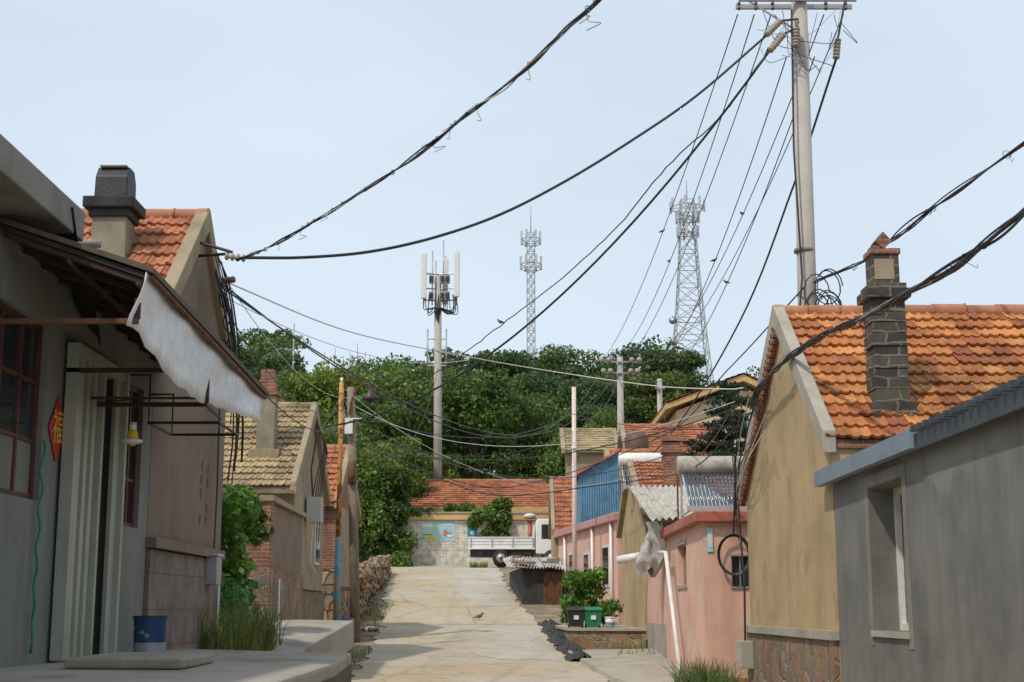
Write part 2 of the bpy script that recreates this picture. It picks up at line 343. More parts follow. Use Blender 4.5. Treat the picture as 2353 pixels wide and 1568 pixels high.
# ------------------------------------------------------------------ foliage
def leafcloud(name,lobes,n,size,k,parent=None,shell=.5):
    lob=np.array(lobes,float); wgt=(lob[:,3]*lob[:,4]+lob[:,4]*lob[:,5]); wgt/=wgt.sum()
    idx=rng.choice(len(lob),n,p=wgt); d=rng.normal(size=(n,3)); d/=np.linalg.norm(d,axis=1)[:,None]
    rad=shell+(1.15-shell)*rng.random(n)**.7; pos=lob[idx,:3]+d*rad[:,None]*lob[idx,3:6]
    nn=d*.7+rng.normal(size=(n,3))*.7; nn[:,2]+=.4; nn/=np.linalg.norm(nn,axis=1)[:,None]
    a=np.cross(nn,rng.normal(size=(n,3))); a/=np.linalg.norm(a,axis=1)[:,None]; b=np.cross(nn,a)
    s=size*(.6+.8*rng.random(n))[:,None]
    q=np.stack([pos-a*s*.5,pos+b*s*.32-a*s*.05,pos+a*s*.5,pos-b*s*.32-a*s*.05],1).reshape(-1,3)
    me=bpy.data.meshes.new(name); me.vertices.add(4*n); me.vertices.foreach_set('co',q.ravel())
    me.loops.add(4*n); me.loops.foreach_set('vertex_index',np.arange(4*n)); me.polygons.add(n)
    me.polygons.foreach_set('loop_start',np.arange(0,4*n,4)); me.polygons.foreach_set('loop_total',np.full(n,4))
    me.materials.append(M[k]); me.update(); me.validate()
    o=bpy.data.objects.new(name,me); scene.collection.objects.link(o)
    if parent: o.parent=parent
    return o
def crown(h,r,nl,seed,lo=.3):
    rr=random.Random(seed); out=[]
    for i in range(nl):
        z=h*(lo+(1-lo)*rr.random()**.8*.95); t=(z/h-lo)/(1-lo); R_=r*math.sqrt(max(.05,1-(t*1.25-.45)**2/1.05))*rr.uniform(.25,.95)
        w=rr.uniform(0,6.28); s=r*rr.uniform(.12,.29)
        out.append((R_*math.cos(w),R_*math.sin(w),min(z,h-s*.6),s*rr.uniform(.8,1.5),s*rr.uniform(.8,1.5),s*rr.uniform(.5,.9)))
    return out
def trunkmesh(h,r,lob,seed):
    rr=random.Random(seed); mb=MB(); mb.tube(catmull([(0,0,-1),(.05,0,h*.25),(-.1,.1,h*.5),(.05,0,h*.8)],5),[r*(1-.8*i/15) for i in range(16)],'bark',8)
    for l in rr.sample(lob,min(14,len(lob))):
        z=h*rr.uniform(.25,.5); mb.tube(catmull([(0,0,z),(l[0]*.4,l[1]*.4,z+(l[2]-z)*.55),(l[0],l[1],l[2])],4),[r*.4*(1-.85*i/8) for i in range(9)],'bark',5)
    return mb
TV=[]
for s_ in range(5):
    lob=crown(10,[3.6,3.1,4.0,3.3,2.8][s_],[66,58,74,56,52][s_],s_+3,.16)
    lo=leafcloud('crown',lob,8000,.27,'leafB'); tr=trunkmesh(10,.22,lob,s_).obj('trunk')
    lo2=lo.data; tr2=tr.data; bpy.data.objects.remove(lo); bpy.data.objects.remove(tr); TV.append((lo2,tr2,lob))
SY=[(-3000,0),(-60,0),(10,0),(17,.1),(26,.32),(36,.72),(43,1.15),(48,1.75),(56,2.6),(64,3.4),(70,3.62),(76,4.0),(85,5.5),(97,8),(110,10.3),(125,12.8),(140,14.3),(170,14),(260,6),(420,0),(3000,0)]
def gz(y):
    for (a,za),(b,zb) in zip(SY,SY[1:]):
        if a<=y<=b: return za+(zb-za)*(y-a)/(b-a)
    return 0
CACHE={}
def place_tree(parent,x,y,sc,var,k=None,zoff=0,sz=None):
    rz=random.uniform(0,6.28)
    for me,nm in ((TV[var][0],'crown'),(TV[var][1],'trunk')):
        if k and nm=='crown':
            kk=(var,k)
            if kk not in CACHE:
                m2=me.copy(); m2.materials.clear(); m2.materials.append(M[k]); CACHE[kk]=m2
            me=CACHE[kk]
        o=bpy.data.objects.new(nm,me); scene.collection.objects.link(o); o.location=(x,y,gz(y)+zoff); o.rotation_euler=(0,0,rz)
        o.scale=(sc,sc,sz or sc); o.parent=parent
forest=group('forest_trees')
for row,(Y,hs) in enumerate([(93,.84),(101,.97),(109,1.07),(118,1.10),(128,1.08)]):
    x=-.30*Y-6
    while x<.30*Y+8:
        xx=x+random.uniform(-1,1); sc=hs*random.uniform(.80,1.14); ratio=xx/Y
        if ratio<-.155: sc*=1.2
        elif ratio<-.125: sc*=1.02
        if ratio>.13: sc*=.88
        place_tree(forest,xx,Y+random.uniform(-2,2),sc,random.randrange(5)); x+=random.uniform(3.8,5.4)
for i,(x,y,sc,vr) in enumerate([(-12.5,88,1.05,1),(-9.2,85,1.08,0),(-6.3,88,1.1,2),(-2.3,89,1.0,3),(1.2,91,.86,0),(-14.5,80,.9,2),(-7.6,79,.9,4),(-4.2,84,.55,1),(5.5,90,.75,3)]):
    place_tree(group('broadleaf_tree'),x,y,sc,vr,'leafA')
for (x,y,sc,vr) in [(-7.3,71.5,.62,2),(-9.6,74,.78,0),(-6.2,75.5,.68,4)]:
    place_tree(group('broadleaf_tree'),x,y,sc,vr,'leafA')
g=group('bare_tree')
mb=MB()
for bx in (-14.6,-13.2,-12,-11.0):
    for _ in range(6):
        x=bx+random.uniform(-.3,.3); pts=[(x,112,11)]
        for j in range(5): pts.append((pts[-1][0]+random.uniform(-.25,.3),112+random.uniform(-.5,.5),pts[-1][2]+2.3*random.uniform(.7,1.1)))
        mb.tube(pts,[.11,.09,.07,.05,.04,.02],'bark',4)
mb.obj('branches',g)

# ------------------------------------------------------------------ ground
xs=[-3000,-800,-300,-150,-100,-70,-50,-35,-25,-15,-8,0,8,15,25,35,50,70,100,150,300,800,3000]; ys=[a for a,_ in SY]
vs=[(x,y,gz(y)+(random.uniform(-.8,.8) if (abs(x)>30 and 90<y<200) else 0)) for y in ys for x in xs]; nx=len(xs)
mb=MB(); mb.add(vs,[(j*nx+i,j*nx+i+1,(j+1)*nx+i+1,(j+1)*nx+i) for j in range(len(ys)-1) for i in range(nx-1)],'terrain'); mb.obj('ground')
ST=[(-30,-1.45,3.3),(10,-1.45,3.3),(15.6,-1.45,3.1),(17,-2.3,2.9),(22,-2.7,2.4),(26,-2.86,1.75),(31,-3.15,1.35),(36,-3.4,1.05),(43,-3.85,.8),(48,-4.3,.25),(56,-4.85,-.25),(64,-5.25,-.6),(67,-6.2,2),(70,-7,4),(71.7,-8,5)]
def stx(y):
    for a,b in zip(ST,ST[1:]):
        if a[0]<=y<=b[0]:
            t=(y-a[0])/(b[0]-a[0]); return a[1]+(b[1]-a[1])*t,a[2]+(b[2]-a[2])*t
yy=sorted(set([a for a,_,_ in ST]+[y for y in ys if -30<y<71.7]+[y*.5 for y in range(34,143)]))
vs=[];fs=[]
for i,y in enumerate(yy):
    l,r=stx(y); j1=random.uniform(-.11,.11) if y>17 else 0; j2=random.uniform(-.11,.11) if y>17 else 0
    for t,zz in ((0,0),(.0,.03),(.5,.03),(1,.03),(1,0)): vs.append((l+j1+(r+j2-l-j1)*t,y,gz(y)+zz))
for i in range(len(yy)-1):
    for j in range(4): fs.append((i*5+j,i*5+j+1,(i+1)*5+j+1,(i+1)*5+j))
sg_=group('street'); mb=MB(); mb.add(vs,fs,'street'); mb.obj('pavement',sg_)
def strip(y0,y1,ta,tb,dz,k,jit=0):
    ysr=[y for y in yy if y0<y<y1]; ysr=[y0]+ysr+[y1]; vv=[]
    for y in ysr:
        l,r=stx(y); a=ta(y) if callable(ta) else ta; b=tb(y) if callable(tb) else tb
        for t in (a,b): vv.append((l+(r-l)*t+random.uniform(-jit,jit),y,gz(y)+.03+dz))
    mb.add(vv,[(2*i,2*i+1,2*i+3,2*i+2) for i in range(len(ysr)-1)],k)
mb=MB(); strip(47.5,64,lambda y:.60+.04*math.sin(y*.8),.97,.005,'street2',.03); strip(31,41,lambda y:.62+.10*math.sin(y*.7),.93,.005,'street2',.08)
strip(43,47.4,.594,.604,.009,'joint',.02); strip(42.9,42.97,.03,.97,.012,'joint',.01)
mb.obj('patches_joints',sg_)
mb=MB()
vs=[];fs=[]; yl=[17,20,22,26,28,31,33]
for i,y in enumerate(yl):
    l,r=stx(y)
    for x,z in ((r+.02,.0),(r+.05,.10),(3.3,.14),(3.3,0)): vs.append((x,y,gz(y)+z))
for i in range(len(yl)-1):
    for j in range(3): fs.append((i*4+j,i*4+j+1,(i+1)*4+j+1,(i+1)*4+j))
fs+=[(0,1,2,3),tuple((len(yl)-1)*4+j for j in (3,2,1,0))]
mb.add(vs,fs,'conc'); mb.obj('side_pavement')
g=group('concrete_platform')
mb=MB(); mb.pz([(-4.3,3),(-1.5,3),(-1.5,9),(-1.52,12.6),(-1.72,15.6),(-2.5,15.9),(-4.3,17.6)],-.2,1.15,'plat'); mb.obj('slab',g,bevel=.03)
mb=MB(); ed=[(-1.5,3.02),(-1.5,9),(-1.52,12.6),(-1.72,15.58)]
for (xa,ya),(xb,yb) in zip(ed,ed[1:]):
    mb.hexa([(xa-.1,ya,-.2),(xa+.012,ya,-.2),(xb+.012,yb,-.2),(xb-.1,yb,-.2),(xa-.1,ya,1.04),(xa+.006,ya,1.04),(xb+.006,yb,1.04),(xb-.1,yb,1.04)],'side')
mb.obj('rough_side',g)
mb=MB(); mb.pz([(-3.45,11.2),(-2.5,11.05),(-2.55,12.5),(-3.5,12.9)],1.155,1.235,'plat'); mb.obj('concrete_step',bevel=.02)
g=group('concrete_ramp')
mb=MB(); mb.hexa([(-4.2,20.5,.55),(-3.1,20.8,.50),(-2.72,25,.95),(-4.2,25,.95),(-4.2,20.5,1.02),(-3.1,20.8,.98),(-2.72,25,1.42),(-4.2,25.2,1.44)],'plat'); mb.obj('slab',g,.03)
mb=MB(); mb.hexa([(-4.2,20.6,-.1),(-3.3,20.9,-.1),(-2.9,24.9,-.1),(-4.2,24.9,-.1),(-4.2,20.6,.56),(-3.3,20.9,.53),(-2.9,24.9,.96),(-4.2,24.9,.96)],'side'); mb.obj('base',g)

# ------------------------------------------------------------------ shop (left front)
g=group('concrete_shop'); mb=MB()
wallx(mb,-4.25,-4.0,6,15.68,1.0,4.44,[(10.2,12.05,2.5,4.0),(12.6,14.2,1.16,3.9),(14.42,15.3,2.45,3.95)],'shopgrey')
mb.box((-9,6,1.0),(-4.25,6.2,4.44),'shopgrey'); mb.box((-9,15.45,1.0),(-4.25,15.65,4.44),'shopgrey'); mb.box((-9.2,6,1),(-9,15.65,4.44),'shopgrey')
mb.obj('walls',g)
mb=MB(); mb.box((-9.3,5,4.64),(-3.6,11.6,4.9),'concd'); mb.box((-9.3,9.9,4.44),(-4.0,15.66,4.6),'concd'); mb.box((-9.3,5,4.45),(-4.0,9.9,4.64),'concd'); mb.obj('roof_slab',g,.015)
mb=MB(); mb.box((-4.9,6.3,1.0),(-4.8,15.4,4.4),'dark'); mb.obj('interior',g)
def window(g,x,y0,y1,z0,z1,nv,nh,k='redwood',fw=.05,out=.03,side=1,frost=0):
    mb=MB(); xo=x-side*out; a,b=min(xo,xo-side*.06),max(xo,xo-side*.06)
    mb.box((a,y0,z0),(b,y1,z0+fw),k); mb.box((a,y0,z1-fw),(b,y1,z1),k); mb.box((a,y0,z0+fw),(b,y0+fw,z1-fw),k); mb.box((a,y1-fw,z0+fw),(b,y1,z1-fw),k)
    for i in range(1,nv+1):
        y=y0+(y1-y0)*i/(nv+1); mb.box((a+.004,y-fw*.4,z0+fw),(b-.004,y+fw*.4,z1-fw),k)
    for i in range(1,nh+1):
        z=z0+(z1-z0)*i/(nh+1); mb.box((a+.008,y0+fw,z-fw*.35),(b-.008,y1-fw,z+fw*.35),k)
    c_=(a+b)/2; zf_=z0+(z1-z0)*frost
    mb.box((c_-.004,y0+fw*.5,max(z0+fw*.5,zf_)),(c_+.004,y1-fw*.5,z1-fw*.5),'glass')
    if frost: mb.box((c_-.004,y0+fw*.5,z0+fw*.5),(c_+.004,y1-fw*.5,zf_),'shopgrey')
    mb.obj('window',g)
window(g,-4,10.2,12.05,2.5,4.0,3,2,fw=.05,out=.05,frost=.333); window(g,-4,14.42,15.3,2.45,3.95,2,2,out=.05)
mb=MB()
for y0,y1,x in ((12.6,13.45,-3.93),(14.0,14.2,-3.93)):
    n=int((y1-y0)/.1)
    for i in range(n):
        a=y0+(y1-y0)*i/n; b=y0+(y1-y0)*(i+1)/n; mb.box((x-.04-(i%2)*.03,a,1.18),(x-(i%2)*.03,b-.004,3.88),'shutter')
mb.box((-3.97,12.5,1.17),(-3.86,12.6,3.95),'shutter'); mb.box((-3.97,14.2,1.17),(-3.88,14.28,3.95),'shutter'); mb.box((-4.1,12.6,3.86),(-3.9,14.2,3.97),'shutter')
mb.box((-3.97,13.45,1.17),(-3.90,13.52,3.86),'shutter'); mb.box((-4.1,13.52,1.17),(-4.06,14.0,3.86),'glass'); mb.obj('door_shutters',g)
mb=MB(); nx_,ny_=8,14; vs=[]
for j in range(ny_):
    y=11.2+2.4*j/(ny_-1)
    for i in range(nx_):
        t=i/(nx_-1); x=-4.7+t*1.12 - max(0,(y-11.7))*.22; z=4.93-.02*j -(t>.85)*.35*(1 if j>0 else .3)-max(0,y-11.6)*.10+random.uniform(-.03,.05)
        vs.append((x,y,z))
mb.add(vs,[(j*nx_+i,j*nx_+i+1,(j+1)*nx_+i+1,(j+1)*nx_+i) for j in range(ny_-1) for i in range(nx_-1)],'tarpb',True); mb.obj('roof_tarp',g)
mb=MB(); mb.cyl((-4.0,11.9,4.72),(-3.55,11.9,4.70),.035,'conc',n=12); mb.obj('roof_drain',g)
g=group('shop_awning'); mb=MB(); Y0,Y1=10.75,15.9
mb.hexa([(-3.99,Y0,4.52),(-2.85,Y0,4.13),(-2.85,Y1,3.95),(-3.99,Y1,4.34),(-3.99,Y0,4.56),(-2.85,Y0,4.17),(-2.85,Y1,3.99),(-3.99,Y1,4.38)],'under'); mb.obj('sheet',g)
mb=MB()
for i in range(12):
    y=Y0+.02+(Y1-Y0-.06)*i/11; dz=-.18*(y-Y0)/(Y1-Y0); mb.hexa([(-3.98,y,4.47+dz),(-2.87,y,4.085+dz),(-2.87,y+.04,4.085+dz),(-3.98,y+.04,4.47+dz),(-3.98,y,4.515+dz),(-2.87,y,4.125+dz),(-2.87,y+.04,4.125+dz),(-3.98,y+.04,4.515+dz)],'rustd')
for xx,zz in ((-2.9,4.10),(-3.45,4.28)): mb.tube([(xx,Y0,zz-.02),(xx,Y1,zz-.20)],.02,'rustd',6)
for y,z in ((10.8,3.8),(12.5,3.7),(13.4,3.52)):
    mb.box((-3.99,y,z-.02),(-2.9,y+.04,z+.02),'rust' if y<11 else 'rustd'); mb.box((-2.93,y,z+.02),(-2.89,y+.04,3.98),'rustd')
mb.obj('frame',g)
mb=MB(); nseg=40; vs=[]
for i in range(nseg+1):
    t=i/nseg; y=Y0-.02+(Y1-Y0)*t; zt=4.17-.18*t; drop=.42+.34*math.sin(min(1,t*2.2)*math.pi/2)*(1-t)**.9-.10*t; drop=max(drop,.3)
    if t<.07: drop=.42
    for q in range(6):
        u_=q/5; vs.append((-2.83-.10*u_*(1-t)*1.2+.015*math.sin(t*26+q)+.03*u_*math.sin(t*9),y,zt-drop*u_+.012*math.sin(t*60)*u_))
mb.add(vs,[(i*6+q,i*6+q+1,(i+1)*6+q+1,(i+1)*6+q) for i in range(nseg) for q in range(5)],'tarpw',True); o=mb.obj('valance',g); so=o.modifiers.new('s','SOLIDIFY'); so.thickness=.008
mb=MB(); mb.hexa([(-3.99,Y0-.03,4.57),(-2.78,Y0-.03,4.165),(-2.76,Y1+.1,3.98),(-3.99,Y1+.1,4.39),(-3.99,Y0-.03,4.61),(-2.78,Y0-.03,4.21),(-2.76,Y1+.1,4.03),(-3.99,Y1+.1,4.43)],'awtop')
mb.tube([(-2.80,Y0,4.13),(-2.79,Y1,3.95)],.022,'rust',6); mb.obj('cover',g)
mb=MB()
for pts in ([(-3.95,14.3,3.95),(-3.68,14.3,3.95),(-3.68,14.3,3.46),(-2.97,14.3,3.46)],[(-3.95,15.3,3.9),(-3.68,15.3,3.9),(-3.68,15.3,3.46),(-2.97,15.3,3.46)],[(-2.97,14.3,3.46),(-2.97,15.3,3.46)],[(-3.68,14.3,3.46),(-3.68,15.3,3.46)],[(-3.95,13.2,3.55),(-2.95,13.2,3.55),(-2.95,14.3,3.50)]):
    mb.tube(pts,.016,'steeld',4)
mb.obj('steel_bracket')
g=group('paper_diamond'); mb=MB(); mb.add([(-3.985,12.16,3.15),(-3.985,12.4,2.86),(-3.985,12.64,3.15),(-3.985,12.4,3.46)],[(0,1,2,3)],'red'); mb.obj('red_paper',g)
def text(name,s,loc,rot,size,k,parent=None,ext=.002):
    cu=bpy.data.curves.new(name,'FONT'); cu.body=s; cu.size=size; cu.extrude=ext; cu.align_x='CENTER'; cu.align_y='CENTER'
    o=bpy.data.objects.new(name,cu); scene.collection.objects.link(o); o.location=loc; o.rotation_euler=rot; cu.materials.append(M[k]); o.parent=parent; return o
text('character','福',(-3.978,12.4,3.15),(R(90),0,R(90)),.32,'yellow',g)
g=group('wall_lamp'); mb=MB(); mb.tube([(-4,13.5,3.55),(-3.62,13.5,3.58),(-3.62,13.5,3.34)],.008,'steeld',5); mb.ell((-3.62,13.5,3.22),(.055,.055,.09),'yellow'); mb.cyl((-3.62,13.5,3.28),(-3.62,13.5,3.36),.035,'white'); mb.ell((-3.62,13.5,3.18),(.10,.10,.03),'white'); mb.obj('lamp',g)
pts=[(-3.95+.012*math.sin(i),11.95+.02*math.sin(i*.9),3.0-.05*i) for i in range(36)]; wire('green_rope',pts,.012,'rope')
g=group('paint_bucket'); mb=MB(); bx_,by_=-3.39,13.6; mb.tube([(bx_,by_,1.155),(bx_,by_,1.30),(bx_,by_,1.50),(bx_,by_,1.53)],[.14,.148,.155,.16],'blueb',24,False)
mb.cyl((bx_,by_,1.157),(bx_,by_,1.17),.14,'blueb',n=24); mb.tube([(bx_,by_,1.528),(bx_,by_,1.545)],[.164,.164],'steeld',24,False); mb.cyl((bx_,by_,1.49),(bx_,by_,1.495),.15,'dark',n=20)
mb.tube([(bx_,by_,1.16),(bx_,by_,1.30)],[.143,.151],'steel',24,False)
mb.tube([(bx_+.16*math.cos(a),by_-.02,1.53-.12*math.sin(a)*.6) for a in [i*math.pi/10 for i in range(11)]],.005,'rust',4); mb.obj('bucket',g)
# ------------------------------------------------------------------ tiled house left (A)
g=house('stucco_house',-9.5,-4.0,15.7,17.8,19.7,1.0,4.70,6.5,4.85,'brown','tiler',.06,.05,'tan2',verge=.17)
mb=MB(); mb.box((-4.0,15.7,1.05),(-3.95,19.4,2.25),'clad'); mb.box((-4.0,15.66,2.27),(-3.88,19.45,2.38),'brown'); mb.obj('plinth',g)
mb=MB(); rr=random.Random(5)
for i,z in enumerate((3.42,3.24,3.07,2.9,2.74)):
    for y,w in ((18.25,.12),(18.6,.12)):
        if rr.random()<.25: continue
        mb.tube([(-3.992,y,z+rr.uniform(-.02,.02)),(-3.99,y+w,z+rr.uniform(-.01,.04))],.006,'purple',4); mb.tube([(-3.992,y+w*rr.uniform(.3,.7),z+.06),(-3.992,y+w*rr.uniform(.1,.8),z-.07)],.006,'purple',4)
mb.obj('wall_writing',g)
g=group('electric_box'); mb=MB(); mb.box((-3.95,18.55,1.92),(-3.80,18.85,2.28),'steel'); mb.box((-3.96,18.53,2.28),(-3.78,18.87,2.31),'alu'); mb.obj('box',g,.01)
mb=MB(); mb.tube([(-3.9,18.8,2.3),(-3.9,18.85,3.2),(-3.92,18.9,4.5)],.012,'black',5); mb.obj('conduit',g)
g=group('chimney'); mb=MB(); cx,cy=-4.92,17.0
mb.hexa([(cx-.24,cy-.24,4.6),(cx+.24,cy-.24,4.6),(cx+.24,cy+.24,4.6),(cx-.24,cy+.24,4.6),(cx-.205,cy-.205,6.42),(cx+.205,cy-.205,6.42),(cx+.205,cy+.205,6.42),(cx-.205,cy+.205,6.42)],'chim'); mb.obj('shaft',g,.01)
mb=MB(); mb.box((cx-.25,cy-.25,6.32),(cx+.25,cy+.25,6.42),'sooty'); mb.box((cx-.31,cy-.31,6.422),(cx+.31,cy+.31,6.56),'sooty'); mb.obj('cap',g,.015)
mb=MB(); mb.px([(cy-.22,6.562),(cy+.22,6.562),(cy+.20,6.84),(cy+.1,6.98),(cy-.1,6.98),(cy-.20,6.84)],cx-.2,cx+.2,'tarpb'); mb.box((cx-.17,cy-.16,6.97),(cx+.17,cy+.1,7.0),'chim'); mb.obj('hood',g,.02)
mb=MB()
for i in range(11):
    a=Vector((-3.75,17.6+random.uniform(-.2,.3),5.9+random.uniform(-.2,.2))); e=Vector((-3.72,18.6+random.uniform(0,1.0),3.9+random.uniform(-.8,.6)))
    mb.tube(catmull([a,a.lerp(e,.3)+Vector((.08,random.uniform(-.1,.1),.1)),a.lerp(e,.7)+Vector((.1,0,random.uniform(-.1,.1))),e],6),random.choice((.008,.012,.016)),'black',5)
for k_ in range(3):
    c_=Vector((-3.72,17.9+.3*k_,5.6-.25*k_)); mb.tube([c_+Vector((.02*math.sin(w*3),.16*math.cos(w),.2*math.sin(w))) for w in [j*.5 for j in range(14)]],.010,'black',5)
mb.tube([(-4.0,17.5,6.0),(-3.55,17.3,5.98)],.02,'steeld',5); mb.tube([(-4.0,17.3,6.15),(-3.5,17.3,6.0)],.02,'steeld',5)
insulator(mb,(-3.6,17.3,5.95),(-3.32,17.3,5.92),'insw',.05,4); insulator(mb,(-3.65,17.6,5.7),(-3.5,17.5,5.7),'ins',.045,3)
mb.obj('wall_cable_bracket')
# ------------------------------------------------------------------ courtyard wall, vine, net fence
g=group('courtyard_wall'); mb=MB(); mb.box((-4.5,25.2,2.3),(-4.2,28.7,3.42),'brown'); mb.box((-4.5,24.7,2.3),(-4.18,25.2,3.45),'brick'); mb.box((-8.5,24.72,2.3),(-4.5,24.95,3.42),'brick'); mb.box((-8.5,24.68,.6),(-4.16,28.7,2.3),'stone')
mb.px([(24.65,3.45),(28.75,3.42),(28.75,3.5),(24.65,3.55)],-4.56,-4.12,'tan2'); mb.obj('wall',g)
vl=[]
for i in range(75):
    z=random.uniform(1.1,3.25); vl.append((random.uniform(-5.9,-4.0+.12*math.sin(z*3)),random.uniform(20.6,22.9),z,.30,.32,.30))
leafcloud('climbing_vine',vl,19000,.13,'leafV')
def grass(name,x0,x1,y0,y1,n,h,k='grass',zoff=None,lean=.3):
    mb=MB()
    for _ in range(n):
        x=random.uniform(x0,x1); y=random.uniform(y0,y1); z=(gz(y) if zoff is None else zoff); hh=h*random.uniform(.4,1); a=random.uniform(0,6.28); l=lean*hh*random.random(); dx,dy=math.cos(a),math.sin(a); w=.010
        p0=Vector((x,y,z)); p1=p0+Vector((dx*l*.3,dy*l*.3,hh*.6)); p2=p0+Vector((dx*l,dy*l,hh)); s=Vector((-dy,dx,0))*w
        mb.add([p0-s,p0+s,p1+s*.8,p1-s*.8,p2],[(0,1,2,3),(3,2,4)],k)
    return mb.obj(name)
grass('tall_grass',-4.9,-3.45,18.2,21.8,1800,.85,zoff=.95,lean=.8)
g=group('net_fence'); mb=MB()
for x,y in ((-3.9,19.2),(-3.42,21.2)): mb.cyl((x,y,.9),(x,y,2.05),.014,'white',n=8)
mb.obj('posts',g); mb=MB()
for i in range(14):
    z=1.2+i*.06; mb.tube(sagc((-3.9,19.2,z),(-3.42,21.2,z),.03,6),.004,'greenrope',3)
for i in range(20):
    t=i/19; x=-3.9+.48*t; y=19.2+2*t; mb.tube([(x,y,1.15),(x,y,2.0)],.004,'greenrope',3)
mb.obj('net',g)
# ------------------------------------------------------------------ house 2 & 3 left
g=house('tan_roof_house',-10,-4.45,29.2,31.5,33.8,.5,4.30,5.95,4.3,'tan2','tilet',.08,.5,'tan2',verge=.13,ridge='tilet',w=.24,l=.25)
mb=MB(); mb.box((-4.45,29.2,.5),(-4.40,33.9,2.0),'stone'); mb.box((-4.45,29.15,2.02),(-4.36,33.95,2.14),'tan2'); mb.box((-4.45,32.3,2.6),(-4.42,33.0,3.5),'white'); mb.box((-4.44,32.36,2.66),(-4.41,32.94,3.44),'glass'); mb.box((-10,28.62,3.90),(-4.4,28.75,3.97),'wood'); mb.obj('plinth',g)
g=group('chimney'); mb=MB(); cx,cy=-5.18,29.9; mb.box((cx-.19,cy-.19,4.5),(cx+.19,cy+.19,6.05),'chim'); mb.box((cx-.32,cy-.32,4.4),(cx+.32,cy+.32,4.9),'tan2'); mb.box((cx-.24,cy-.24,6.05),(cx+.24,cy+.24,6.15),'brick'); mb.box((cx-.17,cy-.17,6.15),(cx+.17,cy+.17,6.4),'brick'); mb.box((cx-.14,cy-.14,6.4),(cx+.14,cy+.14,6.62),'brick'); mb.obj('shaft',g,.01)
g=group('meter_box'); mb=MB(); mb.box((-4.40,30.6,3.45),(-4.1,31.0,3.98),'alu'); mb.tube([(-4.3,30.8,3.98),(-4.35,30.8,4.6),(-4.3,31.2,5.4)],.02,'black',5); mb.tube([(-4.3,30.9,3.45),(-4.38,31.2,2.6),(-4.38,32.2,2.4)],.015,'white',5)
for i in range(5): mb.tube(catmull([(-4.35,31.6,5.7),(-4.25,32+i*.15,5.2),(-4.3,31.4+i*.25,4.6),(-4.36,31.1+.3*i,3.9-i*.2)],5),.012,'black',4)
mb.obj('box',g)
g=house('brick_house',-10,-4.5,36.6,38.9,41.4,.6,4.35,5.85,4.3,'brick','tiler',.08,.25,'tan2',verge=.14)
mb=MB(); mb.box((-4.5,37.3,2.2),(-4.46,41.4,4.25),'tan2'); mb.box((-4.5,36.55,.6),(-4.44,41.45,2.1),'stone2'); mb.box((-9,36.4,.6),(-4.5,36.6,2.6),'stone2'); mb.obj('render_panel',g)
g=group('rubble_stone_wall'); mb=MB()
for i in range(300):
    t=random.random(); y=43.5+t*17; x=-4.75-.55*t+random.uniform(-.15,.1)
    h=(1.45-.75*t); z=gz(y)+random.random()*h; s=random.uniform(.10,.24)
    rot=Matrix.Rotation(random.uniform(0,3),3,random.choice('XYZ')); mb.ell((x,y,z),(s*1.3,s*1.2,s*.75),'stone2',6,4,rot)
for a in range(0,17,2):
    t=a/17.; mb.box((-5.4-.55*t,43.5+a,gz(43.5+a)-.3),(-4.85-.55*t,45.5+a,gz(44.5+a)+1.3-.75*t),'stone2')
for i in range(len(mb.sm)): mb.sm[i]=False
mb.obj('stones',g)
g=group('rusty_steel_pole'); mb=MB(); px_,py_=-4.12,34; mb.cyl((px_,py_,.9),(px_,py_,3.3),.075,'bluep',n=12); mb.cyl((px_,py_,3.3),(px_,py_,7.0),.06,'orange',n=12); mb.tube([(px_,py_,7.0),(px_,py_,7.12)],.035,'white',8)
insulator(mb,(px_-.0,py_,6.7),(px_,py_,6.95),'insw',.06,3); mb.obj('pole',g)
g=group('wooden_utility_pole'); mb=MB(); mb.tube([(-3.98,37,.7),(-4.1,37,4),(-4.24,37,7.35)],[.13,.12,.10],'wood',12); mb.cyl((-4.14,36.86,4.8),(-4.15,36.86,5.4),.11,'rust',n=8)
mb.tube([(-4.5,36.9,6.5),(-3.9,36.9,6.5)],.03,'steel',5); insulator(mb,(-4.4,36.9,6.5),(-4.4,36.9,6.75),'insw'); mb.box((-4.35,36.75,6.1),(-4.15,36.88,6.5),'white'); mb.obj('pole',g)
g=group('street_lamp'); mb=MB(); mb.tube(catmull([(-4.25,36.85,6.6),(-4.2,36.85,6.95),(-4.05,36.85,7.3),(-3.8,36.85,7.42),(-3.7,36.85,7.3)],6),.028,'rust',7)
mb.tube([(-3.7,36.85,7.33),(-3.7,36.85,7.2),(-3.7,36.85,7.08),(-3.7,36.85,6.98)],[.05,.08,.20,.235],'steeld',14); mb.ell((-3.7,36.85,6.97),(.11,.11,.07),'glass'); mb.obj('lamp',g)

